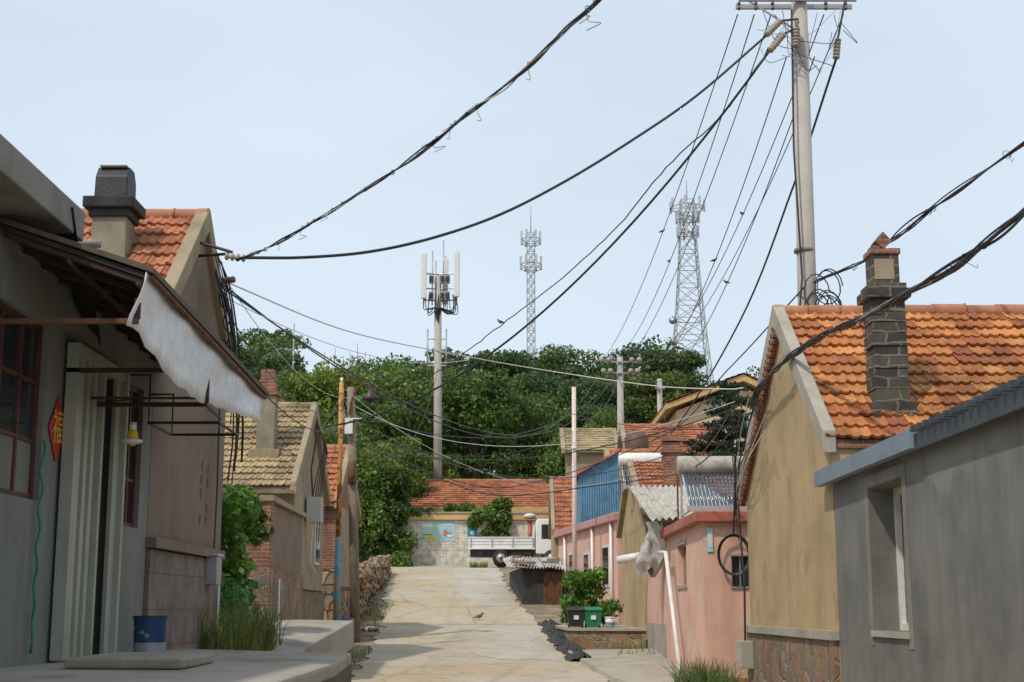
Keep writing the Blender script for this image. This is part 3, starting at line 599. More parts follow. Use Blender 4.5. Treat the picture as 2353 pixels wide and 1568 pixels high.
# ------------------------------------------------------------------ end wall, posters, long house
g=group('tiled_boundary_wall'); mb=MB(); mb.box((-6.6,72,3.4),(2.6,72.25,6.05),'tilew'); mb.box((-6.7,71.85,6.05),(2.7,72.4,6.36),'creamf'); mb.box((-6.75,71.8,6.36),(2.75,72.45,6.44),'conc'); mb.obj('wall',g)
for nm,x0,x1,z0,z1,k in (('mint_poster',-4.6,-3.72,4.98,5.98,'posterg'),('picture_poster',-3.66,-2.85,4.98,5.98,'posterb'),('teal_poster',-2.24,-1.74,5.2,5.92,'tealp')):
    g=group(nm); mb=MB(); mb.box((x0,71.985,z0),(x1,71.997,z1),k)
    if nm=='mint_poster':
        mb.box((x0+.06,71.978,z1-.28),(x1-.3,71.984,z1-.1),'white'); mb.add([(x0+.2,71.98,z0+.05),(x1-.1,71.98,z0+.05),(x0+.5,71.98,z0+.35)],[(0,1,2)],'yellow'); mb.box((x0+.1,71.976,z0+.3),(x0+.6,71.98,z0+.34),'bing')
    if nm=='picture_poster':
        mb.ell((x0+.42,71.98,z0+.34),(.22,.008,.12),'posterr'); mb.ell((x0+.32,71.976,z0+.48),(.09,.008,.1),'posterr'); mb.ell((x0+.55,71.972,z0+.26),(.18,.006,.07),'white'); mb.box((x0+.1,71.98,z1-.2),(x1-.1,71.984,z1-.1),'white')
    if nm=='teal_poster': mb.box((x0+.15,71.98,z0+.12),(x0+.35,71.984,z0+.3),'white'); mb.box((x0+.1,71.98,z1-.2),(x1-.1,71.984,z1-.14),'white'); mb.box((x0+.1,71.98,z1-.3),(x1-.2,71.984,z1-.27),'white')
    mb.obj('sheet',g)
g=house('long_cream_house',-6,2.75,78,81.5,85,3.8,7.05,8.75,7.05,'cream','tiler',.3,.5,'creamf',verge=.25)
mb=MB(); mb.box((-6.3,77.35,6.72),(3.05,77.55,7.05),'creamf'); mb.box((-6.2,77.5,6.85),(3,78,6.95),'cream')
for x in (-3.6,-1.9,-.28,1.4): mb.box((x,77.96,5.2),(x+.75,77.99,6.45),'white'); mb.box((x+.06,77.94,5.26),(x+.34,77.97,6.39),'glass'); mb.box((x+.41,77.94,5.26),(x+.69,77.97,6.39),'glass')
mb.obj('fascia_windows',g)
vl=[(random.uniform(-1.9,-.3),71.9+random.uniform(-.3,.3),random.uniform(5.0,6.9),.33,.3,.33) for _ in range(24)]+[(random.uniform(-3.3,-.6),72.1,6.65,.35,.3,.22) for _ in range(8)]
leafcloud('wall_vine',vl,6000,.2,'leafA')
vl=[(random.uniform(-7.4,-5.3),random.uniform(70,71.9),random.uniform(3.8,8.2),.45,.4,.45) for _ in range(44)]+[(random.uniform(-5.4,-3.6),71.9,6.45,.3,.2,.2) for _ in range(6)]
leafcloud('ivy_bush',vl,9000,.22,'leafA')
g=group('red_vent_pipe'); mb=MB(); mb.cyl((.85,68,3.5),(.85,68,5.7),.11,'redc',n=12); mb.cyl((.85,68,5.7),(.85,68,5.8),.17,'redc',n=12); mb.ell((.85,68,5.98),(.30,.30,.13),'whcable'); mb.cyl((.85,68,5.85),(.85,68,5.9),.3,'redc',n=14); mb.obj('pipe',g)
# ------------------------------------------------------------------ truck
g=group('flatbed_truck'); z0=gz(66)+.04; mb=MB()
mb.box((-1.9,65.25,z0+.46),(1.05,66.75,z0+.776),'steeld'); mb.box((1.05,65.5,z0+.42),(2.0,66.5,z0+.56),'steeld'); mb.box((.0,65.12,z0+.36),(.8,65.24,z0+.70),'tyre'); mb.obj('chassis',g)
mb=MB()
for y in (65.08,66.88): mb.box((-1.98,y,z0+.86),(1.0,y+.05,z0+1.30),'truckw')
mb.box((-1.98,65.13,z0+.86),(-1.93,66.88,z0+1.30),'truckw'); mb.box((.95,65.13,z0+.86),(1.0,66.88,z0+1.55),'truckw'); mb.box((-2.0,65.05,z0+1.30),(1.02,65.14,z0+1.34),'truckw'); mb.box((-2.0,65.04,z0+.78),(1.02,65.1,z0+.86),'truckw'); mb.box((-1.93,65.13,z0+.78),(.95,66.88,z0+.87),'truckw')
for x in (-1.9,-.95,.0,.92): mb.box((x,65.03,z0+.862),(x+.05,65.08,z0+1.298),'alu')
for z in (.98,1.12): mb.box((-1.95,65.07,z0+z),(.98,65.08,z0+z+.015),'steel')
mb.box((1.0,65.2,z0+.9),(1.03,66.8,z0+1.9),'truckw')
mb.obj('bed',g)
mb=MB(); mb.py([(1.08,z0+.57),(2.35,z0+.5),(2.42,z0+1.15),(2.25,z0+2.0),(2.1,z0+2.14),(1.14,z0+2.14),(1.08,z0+2.0)],65.1,66.9,'truckw'); mb.obj('cab',g,.05)
mb=MB(); mb.add([(1.34,65.09,z0+1.25),(2.20,65.09,z0+1.25),(2.1,65.09,z0+1.9),(1.34,65.09,z0+1.9)],[(0,1,2,3)],'glass'); mb.add([(2.405,65.25,z0+1.25),(2.405,66.75,z0+1.25),(2.275,66.7,z0+1.95),(2.275,65.3,z0+1.95)],[(0,1,2,3)],'glass'); mb.box((2.1,64.9,z0+1.35),(2.2,65.0,z0+1.7),'steeld'); mb.obj('glazing',g)
mb=MB()
for x in (-.5,1.8):
    for y in (65.0,66.65):
        mb.cyl((x,y,z0+.38),(x,y+.28,z0+.38),.38,'tyre',n=22); mb.cyl((x,y-.012,z0+.38),(x,y+.292,z0+.38),.21,'steel',n=14); mb.cyl((x,y-.02,z0+.38),(x,y,z0+.38),.07,'steeld',n=10)
for x in (-1.6,.6): mb.box((x,65.1,z0+.45),(x+.3,65.13,z0+.70),'tyre')
mb.obj('wheels',g)
grass('weed_patch',-1.9,-1.1,64.4,65,260,.35)
g=group('rusty_shed'); mb=MB(); mb.pz([(.35,48.2),(1.65,48.2),(1.8,55),(-.1,55)],1.2,3.0,'asph')
for i in range(14): mb.box((1.05+.045*i,48.12-.02*(i%2),1.5),(1.05+.045*i+.04,48.18,2.85),'rust')
mb.obj('walls',g); mb=MB()
def corrugated(mb,a,b,c,d,n,k,amp=.03):
    a,b,c,d=map(Vector,(a,b,c,d)); nn=(b-a).cross(d-a).normalized(); vs=[]
    m_=n*4
    for i in range(m_+1):
        h=nn*amp*math.cos(i*math.pi/2); vs+= [a.lerp(b,i/m_)+h,d.lerp(c,i/m_)+h]
    mb.add(vs,[(2*i,2*i+2,2*i+3,2*i+1) for i in range(m_)],k,True)
for i in range(6):
    dz=random.uniform(-.03,.10); corrugated(mb,(-.2+.32*i,47.9+random.uniform(-.2,.1),2.95+dz),(.22+.32*i,47.9,2.95+dz*.3),(.0+.34*i,55,3.55+dz),(-.4+.34*i,55,3.6-dz),4,'rustsheet')
for i in range(9): x=random.uniform(-.1,1.6); y=random.uniform(48,53); mb.box((x,y,3.08+(y-48)*.09),(x+random.uniform(.2,.6),y+random.uniform(.1,.5),3.16+(y-48)*.09),random.choice(('stone2','concd','wood','rustsheet')))
mb.obj('roof_sheets',g)
mb=MB(); vs=[]
for j in range(60):
    y=30.5+12.5*j/59; cx=1.50-.42*j/59
    for i in range(15):
        t=i/14-.5; w=.42*(.7+.2*math.sin(j*.45)); h=.18*math.exp(-(t*3.0)**2)*random.uniform(.35,1.2); vs.append((cx+t*2*w+random.uniform(-.03,.03),y,gz(y)+.015+h))
mb.add(vs,[(j*15+i,j*15+i+1,(j+1)*15+i+1,(j+1)*15+i) for j in range(59) for i in range(14)],'asph'); mb.obj('asphalt_rubble_heap')
g=group('stone_terrace'); mb=MB(); mb.pz([(1.42,35),(3.2,34.6),(3.2,43.4),(1.1,43.4)],.3,1.10,'stone'); mb.pz([(1.38,34.95),(3.2,34.55),(3.2,43.4),(1.06,43.4)],1.102,1.16,'conc'); mb.obj('terrace',g)
def bin_(x,y,z,k,s=1):
    g=group('wheelie_bin'); mb=MB()
    a,b=.17*s,.22*s; h=.42*s
    mb.hexa([(x-a,y-a,z+.03),(x+a,y-a,z+.03),(x+a,y+a,z+.03),(x-a,y+a,z+.03),(x-b,y-b,z+h),(x+b,y-b,z+h),(x+b,y+b,z+h),(x-b,y+b,z+h)],k); mb.obj('body',g,.015)
    mb=MB(); mb.hexa([(x-b-.02,y-b-.03,z+h+.003),(x+b+.02,y-b-.03,z+h+.003),(x+b+.02,y+b+.03,z+h+.003),(x-b-.02,y+b+.03,z+h+.003),(x-b,y-b,z+h+.04),(x+b,y-b,z+h+.04),(x+b*.9,y+b,z+h+.09),(x-b*.9,y+b,z+h+.09)],k); mb.cyl((x-b,y+b+.03,z+h+.03),(x+b,y+b+.03,z+h+.03),.02,k,n=8)
    mb.obj('lid',g,.01); mb=MB()
    for sx in (-1,1): mb.cyl((x+sx*a-.02,y+a,z+.05),(x+sx*a+.02,y+a,z+.05),.05,'tyre',n=12)
    mb.obj('wheels',g); mb=MB(); mb.box((x-.06,y-.225*s,z+.2),(x+.06,y-.21*s,z+.3),'white'); mb.obj('label',g)
bin_(1.57,35.6,1.165,'binb'); bin_(1.99,35.6,1.165,'bing')
g=group('white_bucket'); mb=MB(); mb.tube([(2.40,35.5,1.165),(2.40,35.5,1.42)],[.11,.13],'white',18); mb.tube([(2.40,35.5,1.40),(2.40,35.5,1.43)],.138,'white',18); mb.tube([(2.40,35.5,1.21),(2.40,35.5,1.30)],[.114,.124],'bluep',18,False); mb.obj('bucket',g)
vl=[(random.uniform(1.35,2.7),random.uniform(37,38.6),random.uniform(1.4,2.5),.2,.22,.2) for _ in range(26)]
leafcloud('potted_shrub',vl,3200,.12,'leafV',None,.2)
# ------------------------------------------------------------------ pink house 2 with blue shed, gable
g=group('pink_house'); fp=[(3.2,43.5),(1.75,54),(5.2,55),(6.8,44.5)]; mb=MB(); mb.pz(fp,.8,4.25,'pinkw'); mb.obj('walls',g)
mb=MB(); mb.pz([(3.05,43.3),(1.55,54.1),(5.2,55.2),(7,44.4)],4.25,4.50,'pinkc'); mb.obj('cornice',g,.03)
mb=MB(); d=Vector((-1.45,10.5,0)).normalized(); nrm=Vector((-d.y,d.x,0))
for a,w,z0_,z1_ in ((1.2,1.0,2.3,3.6),(4.5,.9,2.2,3.5),(7.3,.9,2.4,3.6)):
    p=Vector((3.2,43.5,0))+d*a; q=p+d*w
    for e,k_ in ((.03,'white'),(.045,'glass')):
        s_=0 if k_=='white' else .08; pp=p+d*s_; qq=q-d*s_; za=z0_+s_; zb=z1_-s_
        mb.hexa([pp+nrm*e+Vector((0,0,za)),qq+nrm*e+Vector((0,0,za)),qq-nrm*.02+Vector((0,0,za)),pp-nrm*.02+Vector((0,0,za)),pp+nrm*e+Vector((0,0,zb)),qq+nrm*e+Vector((0,0,zb)),qq-nrm*.02+Vector((0,0,zb)),pp-nrm*.02+Vector((0,0,zb))],k_)
for a in (.6,3.6,8.8): p=Vector((3.2,43.5,0))+d*a+nrm*.08; mb.cyl(p+Vector((0,0,1)),p+Vector((0,0,4.3)),.05,'white',n=8)
mb.obj('windows_pipes',g)
g=house('stucco_house',1.6,5.5,54.4,56.6,58.8,1.5,4.6,6.6,4.6,'tan','tiler',.08,.2,'tan2',verge=.15)
g=group('blue_metal_shed'); mb=MB(); mb.py([(2.35,4.5),(3.7,4.5),(3.7,6.95),(2.35,6.2)],49,51.8,'blue')
n=16
for i in range(n): x=2.37+1.32*i/n; mb.box((x,48.965,4.51),(x+.04,49.0,6.15+.7*i/n),'blue')
mb.obj('walls',g); mb=MB(); mb.hexa([(2.2,48.8,6.14),(3.8,48.8,7.02),(3.8,52,7.02),(2.2,52,6.14),(2.2,48.8,6.22),(3.8,48.8,7.1),(3.8,52,7.1),(2.2,52,6.22)],'redc'); mb.obj('roof',g)
g=house('stucco_house',3.2,8,34.2,38.2,42,.9,3.75,5.45,3.8,'tan','tiler',.1,.3,'tan2',verge=.15)
g=group('brick_chimney'); mb=MB(); mb.box((3.85,35.8,4.3),(4.25,36.2,5.75),'brick'); mb.box((3.79,35.74,5.5),(4.31,36.26,5.62),'brick'); mb.box((3.79,35.74,5.8),(4.31,36.26,5.95),'brick'); mb.obj('shaft',g)
g=group('pink_house'); mb=MB(); wallx(mb,3.2,3.4,24,34.2,.0,3.04,[(26.4,27.7,2.05,2.8)],'pinkw'); mb.box((3.4,24,0),(3.66,24.2,3.04),'pinkw')
mb.box((3.66,24,0),(3.96,24.2,1.98),'pinkw'); mb.box((3.66,24,2.48),(3.96,24.2,3.04),'pinkw'); mb.box((3.96,24,0),(7.5,24.2,3.04),'pinkw'); mb.box((7.3,24.2,0),(7.5,34.2,3.04),'pinkw'); mb.box((3.4,24.2,2.9),(7.3,34.2,3.0),'conc'); mb.obj('walls',g)
mb=MB(); mb.box((3.05,23.85,3.04),(7.6,29.6,3.22),'redc'); mb.obj('cornice',g,.02)
mb=MB(); mb.box((3.192,24.0,.0),(3.199,25.6,.62),'redc'); mb.box((3.2,23.992,.0),(3.9,23.999,.5),'redc'); mb.box((3.19,30,.0),(3.199,34.2,1.3),'conc'); mb.obj('painted_base',g)
mb=MB(); mb.box((3.3,26.4,2.05),(3.32,27.7,2.8),'glass'); mb.box((3.17,26.3,1.99),(3.22,27.8,2.05),'conc'); mb.box((3.17,26.3,2.8),(3.22,27.8,2.86),'conc'); mb.box((3.66,24.08,1.98),(3.96,24.1,2.48),'glass')
for a in ((3.64,1.95,3.98,1.98),(3.64,2.48,3.98,2.51)): mb.box((a[0],23.97,a[1]),(a[2],24.0,a[3]),'steel')
mb.box((3.80,24.04,1.98),(3.82,24.08,2.48),'steel'); mb.box((3.66,24.04,1.98),(3.68,24.08,2.48),'steel'); mb.obj('windows',g)
g=group('blue_wall_plate'); mb=MB(); mb.box((3.26,23.975,2.55),(3.36,23.99,2.95),'posterb'); mb.box((3.275,23.97,2.62),(3.345,23.974,2.9),'whcable'); mb.obj('plate',g)
mb=MB()
for k_ in range(4): mb.tube([(3.69+(.24+.012*k_)*math.cos(w),23.9-.012*k_,2.5+(.31+.010*k_)*math.sin(w)) for w in [j*.3 for j in range(22)]],.010,'black',5)
mb.tube([(3.69,23.9,2.8),(3.7,23.7,3.4),(3.68,22.2,3.9)],.015,'black',5); mb.obj('cable_coil')
mb=MB(); mb.tube([(3.0,29.4,2.75),(3.02,28.2,2.7),(3.05,26.2,.2)],.045,'white',8); mb.tube([(3.1,33.6,2.85),(2.5,33.9,2.75)],.10,'white',10); mb.obj('drain_pipe')
g=group('hanging_cloth_bag'); mb=MB(); na,nb_=22,16; vs=[]; rr=random.Random(11)
for j in range(nb_+1):
    t=j/nb_; zc=3.40-1.05*t; rad=.05+.23*math.sin(min(1,t*1.15)*math.pi*.5)**1.6*(1-.55*max(0,t-.75)/.25)
    for i in range(na):
        w=2*math.pi*i/na; f=1+.22*math.sin(w*3+t*4)+.12*math.sin(w*7-t*9)+rr.uniform(-.06,.06)
        vs.append((2.98-.16*t+rad*f*math.cos(w),30.2+rad*f*math.sin(w),zc-.10*math.sin(w*2+1)*t+.05*math.sin(w*5)*t))
mb.add(vs,[(j*na+i,j*na+(i+1)%na,(j+1)*na+(i+1)%na,(j+1)*na+i) for j in range(nb_) for i in range(na)],'bag',True)
mb.add([(2.8,29.9,3.4),(3.1,29.6,3.42),(3.2,29.7,2.8),(3.05,29.9,2.5)],[(0,1,2,3)],'bag')
mb.obj('bag',g)
g=group('corrugated_lean_to'); mb=MB(); corrugated(mb,(2.75,28.6,3.36),(4.6,28.6,3.5),(4.6,34,4.5),(2.75,34,4.5),14,'corr',.035); mb.obj('roof',g)
mb=MB(); mb.tube([(3.3,28.4,3.2),(3.3,28.4,4.3)],.02,'rust',5); mb.tube([(3.0,29,3.3),(3.2,33.8,4.45)],.03,'wood',5); mb.box((3.2,29.7,3.0),(3.3,33.9,3.3),'wood'); mb.obj('posts',g)
def solar(x0,x1,y,zt,zb,r,n,k='corr'):
    g=group('solar_water_heater'); mb=MB(); c_=zt
    mb.tube([(x0,y,c_),(x0+.02,y,c_),(x1-.02,y,c_),(x1,y,c_)],[r*.92,r,r,r*.92],k,24); mb.obj('tank',g)
    mb=MB()
    for i in range(n): x=x0+.12+(x1-x0-.2)*i/(n-1); mb.cyl((x,y-.08,c_-r*.8),(x,y-.95,zb+.06),.024,'tube',n=8)
    mb.obj('tubes',g); mb=MB(); mb.box((x0+.05,y-1.02,zb),(x1-.03,y-.9,zb+.09),'alu')
    for x in (x0+.08,x1-.1):
        mb.tube([(x,y-.1,c_-r),(x,y-1.0,zb+.04)],.02,'alu',5); mb.tube([(x,y+.1,c_-r),(x,y+.2,zb-.1)],.02,'alu',5); mb.tube([(x,y-1,zb),(x,y+.2,zb)],.02,'alu',5)
    mb.obj('frame',g)
solar(2.98,4.25,25.6,4.15,3.27,.175,17,'corr'); solar(2.86,4.0,38.1,5.55,4.7,.19,14,'white')
# ------------------------------------------------------------------ big tan house right
g=house('stucco_house',3.6,11.5,16,18.7,21.9,.0,3.42,5.42,3.42,'tan','tileo',.07,.04,'conc',street=-1,verge=.15,w=.25,l=.27,corbel='brick')
mb=MB(); mb.box((3.54,16,-.1),(3.6,21.9,1.27),'stone'); mb.box((3.50,15.96,1.27),(3.6,21.95,1.37),'conc'); mb.obj('plinth',g)
mb=MB()
for i in range(30):
    t=i/29; y=18.75+3.25*t; z=5.36-2.03*t
    mb.box((3.5,y,z-.16),(3.6,y+.07,z-.02),'brick')
mb.obj('corbels',g)
g=group('stone_chimney'); mb=MB(); cx,cy=4.44,16.6; h_=.20; zb_=3.98; i=0
while zb_<5.2:
    h2=random.uniform(.11,.16); j=random.uniform(-.012,.012); j2=random.uniform(-.01,.01)
    mb.box((cx-h_+j,cy-h_+j2,zb_),(cx+h_+j*.6,cy+h_+j2,min(zb_+h2-.004,5.215)),'dbrick'); zb_+=h2
mb.box((cx-h_+.02,cy-h_+.02,3.5),(cx+h_-.02,cy+h_-.02,5.21),'tan2')
mb.box((cx-.26,cy-.26,3.5),(cx+.26,cy+.26,3.975),'dbrick'); mb.hexa([(cx-.36,cy-.44,3.45),(cx+.38,cy-.44,3.45),(cx+.38,cy+.4,4.05),(cx-.36,cy+.4,4.05),(cx-.33,cy-.40,3.60),(cx+.35,cy-.40,3.60),(cx+.32,cy+.3,4.2),(cx-.32,cy+.3,4.2)],'conc')
mb.box((cx-.26,cy-.26,5.22),(cx+.26,cy+.26,5.33),'dbrick'); mb.box((cx-.22,cy-.22,5.332),(cx+.22,cy+.22,5.40),'dbrick'); mb.box((cx-.16,cy-.16,5.402),(cx+.16,cy+.16,5.76),'dbrick'); mb.box((cx-.135,cy-.168,5.45),(cx+.10,cy-.155,5.7),'tan2'); mb.box((cx-.18,cy-.18,5.762),(cx+.18,cy+.18,5.83),'brick'); mb.obj('shaft',g,.012)
mb=MB(); mb.py([(cx,5.832),(cx+.10,5.93),(cx,6.05),(cx-.10,5.93)],cy-.12,cy+.12,'brick'); mb.box((cx-.14,cy-.1,5.834),(cx-.04,cy+.1,5.88),'brick'); mb.obj('cap_brick',g)
g=group('cement_annex'); mb=MB(); wallx(mb,3.6,3.95,6,15.95,-.1,3.06,[(13.15,14.4,1.4,2.8)],'grey'); mb.box((3.95,6,-.1),(9,6.2,3.06),'grey'); mb.obj('walls',g)
mb=MB(); mb.box((3.90,13.15,1.4),(3.93,14.4,2.8),'glass')
for a in ((13.15,1.4,13.22,2.8),(14.33,1.4,14.4,2.8),(13.72,1.47,13.79,2.73)): mb.box((3.85,a[0],a[1]),(3.935,a[2],a[3]),'white')
mb.box((3.853,13.22,2.73),(3.935,14.33,2.8),'white'); mb.box((3.853,13.22,1.4),(3.935,14.33,1.47),'white'); mb.box((3.57,13.1,1.34),(3.84,14.45,1.398),'conc'); mb.obj('window',g)
mb=MB(); mb.box((3.592,13.0,1.25),(3.599,13.14,2.93),'concd'); mb.box((3.592,14.41,1.25),(3.599,14.55,2.93),'concd'); mb.box((3.592,13.14,2.81),(3.599,14.41,2.93),'concd'); mb.obj('cement_surround',g)
mb=MB(); mb.hexa([(3.46,12.3,2.98),(3.55,12.3,2.98),(3.55,16.3,2.98),(3.46,16.3,2.98),(3.46,12.3,3.15),(3.55,12.3,3.15),(3.55,16.3,3.15),(3.46,16.3,3.15)],'bluegrey')
mb.box((3.49,5.8,2.96),(3.55,12.3,3.10),'rooff'); mb.obj('fascia',g)
mb=MB(); mb.hexa([(3.55,5.8,3.07),(9,5.8,3.4),(9,15.6,3.4),(3.55,15.6,3.07),(3.55,5.8,3.11),(9,5.8,3.46),(9,15.6,3.46),(3.55,15.6,3.11)],'rooff')
for i in range(34): y=5.9+i*.19; mb.hexa([(3.44,y,3.11),(9,y,3.46),(9,y+.06,3.46),(3.44,y+.06,3.11),(3.44,y,3.16),(9,y,3.53),(9,y+.06,3.53),(3.44,y+.06,3.16)],'rooff')
mb.obj('metal_roof',g)
g=group('electric_box'); mb=MB(); mb.box((3.35,21.3,.75),(3.54,21.7,1.15),'conc'); mb.tube([(3.45,21.5,1.15),(3.48,21.6,2.0),(3.46,21.9,3.3)],.02,'black',5); mb.obj('box',g,.01)
mb=MB()
for i in range(15):
    a=Vector((3.46+random.uniform(-.03,.03),20.5+random.uniform(-1.6,1.2),4.4+random.uniform(-.5,.3))); e=Vector((3.44,21.8+random.uniform(-.2,.3),3.5+random.uniform(-.9,.4)))
    mb.tube(catmull([a,a.lerp(e,.3)+Vector((-.08,0,-.1)),a.lerp(e,.7)+Vector((-.05,.1,random.uniform(-.2,.1))),e],6),random.choice((.005,.007,.010)),'black' if i%5 else 'whcable',4)
mb.obj('wall_cables')
grass('grass_tuft',2.35,2.95,18.6,21.0,900,.75,zoff=.25,lean=.9); grass('roadside_weeds',-4.1,-3.2,26,33,420,.3,lean=.8); grass('roadside_weeds',2.2,3.1,31,34,160,.3,lean=.8); grass('roadside_weeds',-4.6,-3.9,42,48,200,.3,lean=.8)
# ------------------------------------------------------------------ big concrete pole
g=group('concrete_utility_pole'); mb=MB(); mb.cyl((5.02,24,.2),(5.17,24,12.9),.195,'polec',.135,24); mb.tube([(5.08,24,7.7),(5.08,24,7.76)],.178,'concd',20); mb.obj('pole',g)
mb=MB(); mb.box((4.05,23.8,12.28),(6.15,23.86,12.36),'steel'); mb.box((4.05,24.14,12.28),(6.15,24.2,12.36),'steel'); mb.tube([(4.2,23.83,12.3),(5.1,23.84,11.7)],.02,'steel',4)
for x in (4.05,4.35,4.65,5.6,5.95): insulator(mb,(x,23.83,12.1),(x,23.83,12.28),'ins',.035,2)
for a,b in (((4.75,23.7,11.85),(4.45,23.5,11.5)),((4.8,23.7,11.6),(4.5,23.5,11.2)),((5.05,23.78,11.75),(5.0,23.7,11.35)),((5.78,23.8,11.55),(5.72,23.75,11.15))): insulator(mb,a,b,'insw',.065,6)
for a,b in (((5.1,23.85,11.95),(4.75,23.7,11.85)),((5.1,23.85,11.8),(4.8,23.7,11.6)),((5.95,23.83,12.3),(5.78,23.8,11.55))): mb.tube([a,b],.02,'steeld',5)
for i in range(14):
    a=Vector((random.uniform(4.3,5.9),23.8,random.uniform(11.3,12.2))); b=Vector((random.uniform(4.6,5.9),23.75,random.uniform(10.9,12.2))); mb.tube(catmull([a,a.lerp(b,.4)+Vector((random.uniform(-.3,.3),-.1,-.35)),b],7),.007,random.choice(('black','black','steel')),4)
for i in range(9):
    c_=Vector((5.3+random.uniform(-.1,.15),23.75,6.9+random.uniform(-.35,.35))); mb.tube([c_+Vector((.22*math.cos(w),.03*math.sin(w*2),.3*math.sin(w))) for w in [j*.5 for j in range(random.randint(8,14))]],.012,'black',4)
mb.tube([(4.98,23.8,12.1),(4.92,23.78,9.5),(4.98,23.78,7.2),(4.85,23.7,6.2)],.018,'black',5); mb.obj('fittings',g)
def arms(mb,x,y,z,w,k='steel'):
    mb.box((x-w,y-.04,z-.04),(x+w,y+.04,z+.04),k)
    for t in (-1,-.6,.6,1): mb.cyl((x+w*t,y,z),(x+w*t,y,z+.25),.03,'steeld',n=6); mb.ell((x+w*t,y-.1,z+.10),(.15,.10,.15),'insw',10,6)
g=group('concrete_utility_pole'); mb=MB(); mb.cyl((5.75,75,3.5),(5.78,75,14.9),.22,'polec',.16,14); arms(mb,5.78,74.8,14.6,1.0); arms(mb,5.78,74.8,14.0,.9); arms(mb,4.9,74.0,10.6,.7); mb.obj('pole',g)
g=group('concrete_utility_pole'); mb=MB(); mb.cyl((7.3,70,3.5),(7.35,70,12.9),.16,'polec',.13,12); mb.tube([(7.1,69.8,12.4),(7.6,69.8,12.4)],.04,'steel',5); insulator(mb,(7.15,69.8,12.4),(7.15,69.8,12.8)); mb.obj('pole',g)
g=group('white_pipe_pole'); mb=MB(); mb.cyl((1.95,45,1.2),(1.98,45,8.6),.075,'pinkpvc',.07,12); mb.cyl((1.97,45,6.6),(1.97,45,6.68),.085,'white',n=12); mb.obj('pole',g)
# ------------------------------------------------------------------ phone mast, towers
g=group('cell_antenna_mast'); mb=MB(); mb.cyl((-4.25,82,4.9),(-4.38,82,21),.27,'polec',.2,18)
mb.obj('pole',g); mb=MB()
for x,y,zt in ((-5.2,81.6,22.3),(-3.25,81.6,22.4),(-3.95,82.2,22.1)): mb.box((x-.17,y-.08,zt-2.75),(x+.17,y+.08,zt),'white')
mb.obj('panels',g,.05); mb=MB()
for x,y,zt in ((-5.2,81.75,22),(-3.25,81.75,22.2),(-3.95,82.3,22),(-4.7,81.8,22.2),(-4.5,81.8,21.6),(-4.05,81.7,22.8)):
    mb.cyl((x,y,19.2),(x,y,zt+.3),.04,'steel',n=6)
for z in (19.5,20.2,21.1):
    mb.tube([(-5.2,81.7,z),(-4.35,82,z),(-3.25,81.7,z)],.045,'steel',5); mb.tube([(-4.35,82,z),(-3.95,82.3,z)],.045,'steel',5)
for x in (-4.75,-4.1,-3.8):
    for z in (19.5,20.5): mb.box((x-.14,81.65,z),(x+.14,81.85,z+.5),'steel'); mb.box((x-.1,81.55,z+.1),(x+.1,81.65,z+.4),'steeld')
for i in range(16):
    x=random.uniform(-5.2,-3.3); mb.tube(catmull([(x,81.6,19.8),(x+random.uniform(-.1,.1),81.6,18.8+random.uniform(-.3,.2)),(-4.35+random.uniform(-.2,.2),81.7,19.0),(-4.35,81.75,18.2)],5),.035,'steeld',4)
mb.cyl((-4.95,81.9,15),(-4.95,81.9,17.8),.05,'steel',n=6); mb.cyl((-3.85,81.9,15),(-3.85,81.9,17.8),.05,'steel',n=6)
for z in (15.6,17.2): mb.tube([(-4.95,81.9,z),(-3.85,81.9,z)],.04,'steel',5)
mb.obj('mounts',g)
def lattice(name,cx,cy,z0,z1,wf,n,r=.06,k='tower'):
    g=group(name); mb=MB(); lv=[z0+(z1-z0)*i/n for i in range(n+1)]
    C=lambda z:[Vector((cx+sx*wf(z),cy+sy*wf(z),z)) for sx,sy in ((-1,-1),(1,-1),(1,1),(-1,1))]
    for a,b in zip(lv,lv[1:]):
        A,B=C(a),C(b)
        for i in range(4):
            j=(i+1)%4; mb.tube([A[i],B[i]],r,k,4); mb.tube([A[i],B[j]],r*.6,k,4); mb.tube([A[j],B[i]],r*.6,k,4); mb.tube([B[i],B[j]],r*.6,k,4)
    mb.obj('lattice',g); return g
g=lattice('lattice_radio_tower',2.05,150,14,41.9,lambda z:.42,26,.07)
mb=MB()
for z,w in ((38.4,1.1),(41.2,1.0)):
    mb.tube([(2.05+w*math.cos(t),150+w*math.sin(t),z) for t in [i*.524 for i in range(13)]],.06,'tower',4); mb.tube([(2.05+w*math.cos(t),150+w*math.sin(t),z-.5) for t in [i*.524 for i in range(13)]],.05,'tower',4)
    for t in range(6): q=(2.05+w*math.cos(t*1.05),150+w*math.sin(t*1.05)); mb.box((q[0]-.12,q[1]-.1,z-.6),(q[0]+.12,q[1]+.1,z+.9),'alu')
mb.cyl((2.05,150,41.9),(2.05,150,45),.05,'tower',n=6); mb.obj('antennas',g)
def wf(z):
    t=(z-14)/(48.5-14); return .75+3.0*(1-t)**1.5
g=lattice('lattice_radio_tower',20.4,160,14,48.5,wf,17,.09)
mb=MB()
for z,w in ((47.6,2.0),(46.2,1.3),(44.5,1.2)):
    mb.tube([(20.4+w*math.cos(t),160+w*math.sin(t),z) for t in [i*.524 for i in range(13)]],.07,'tower',4)
    for t in range(7): q=(20.4+w*math.cos(t*.9),160+w*math.sin(t*.9)); mb.box((q[0]-.14,q[1]-.1,z-.4),(q[0]+.14,q[1]+.1,z+1.0),'alu')
    for t in range(4): mb.tube([(20.4,160,z),(20.4+w*math.cos(t*1.57),160+w*math.sin(t*1.57),z)],.06,'tower',4)
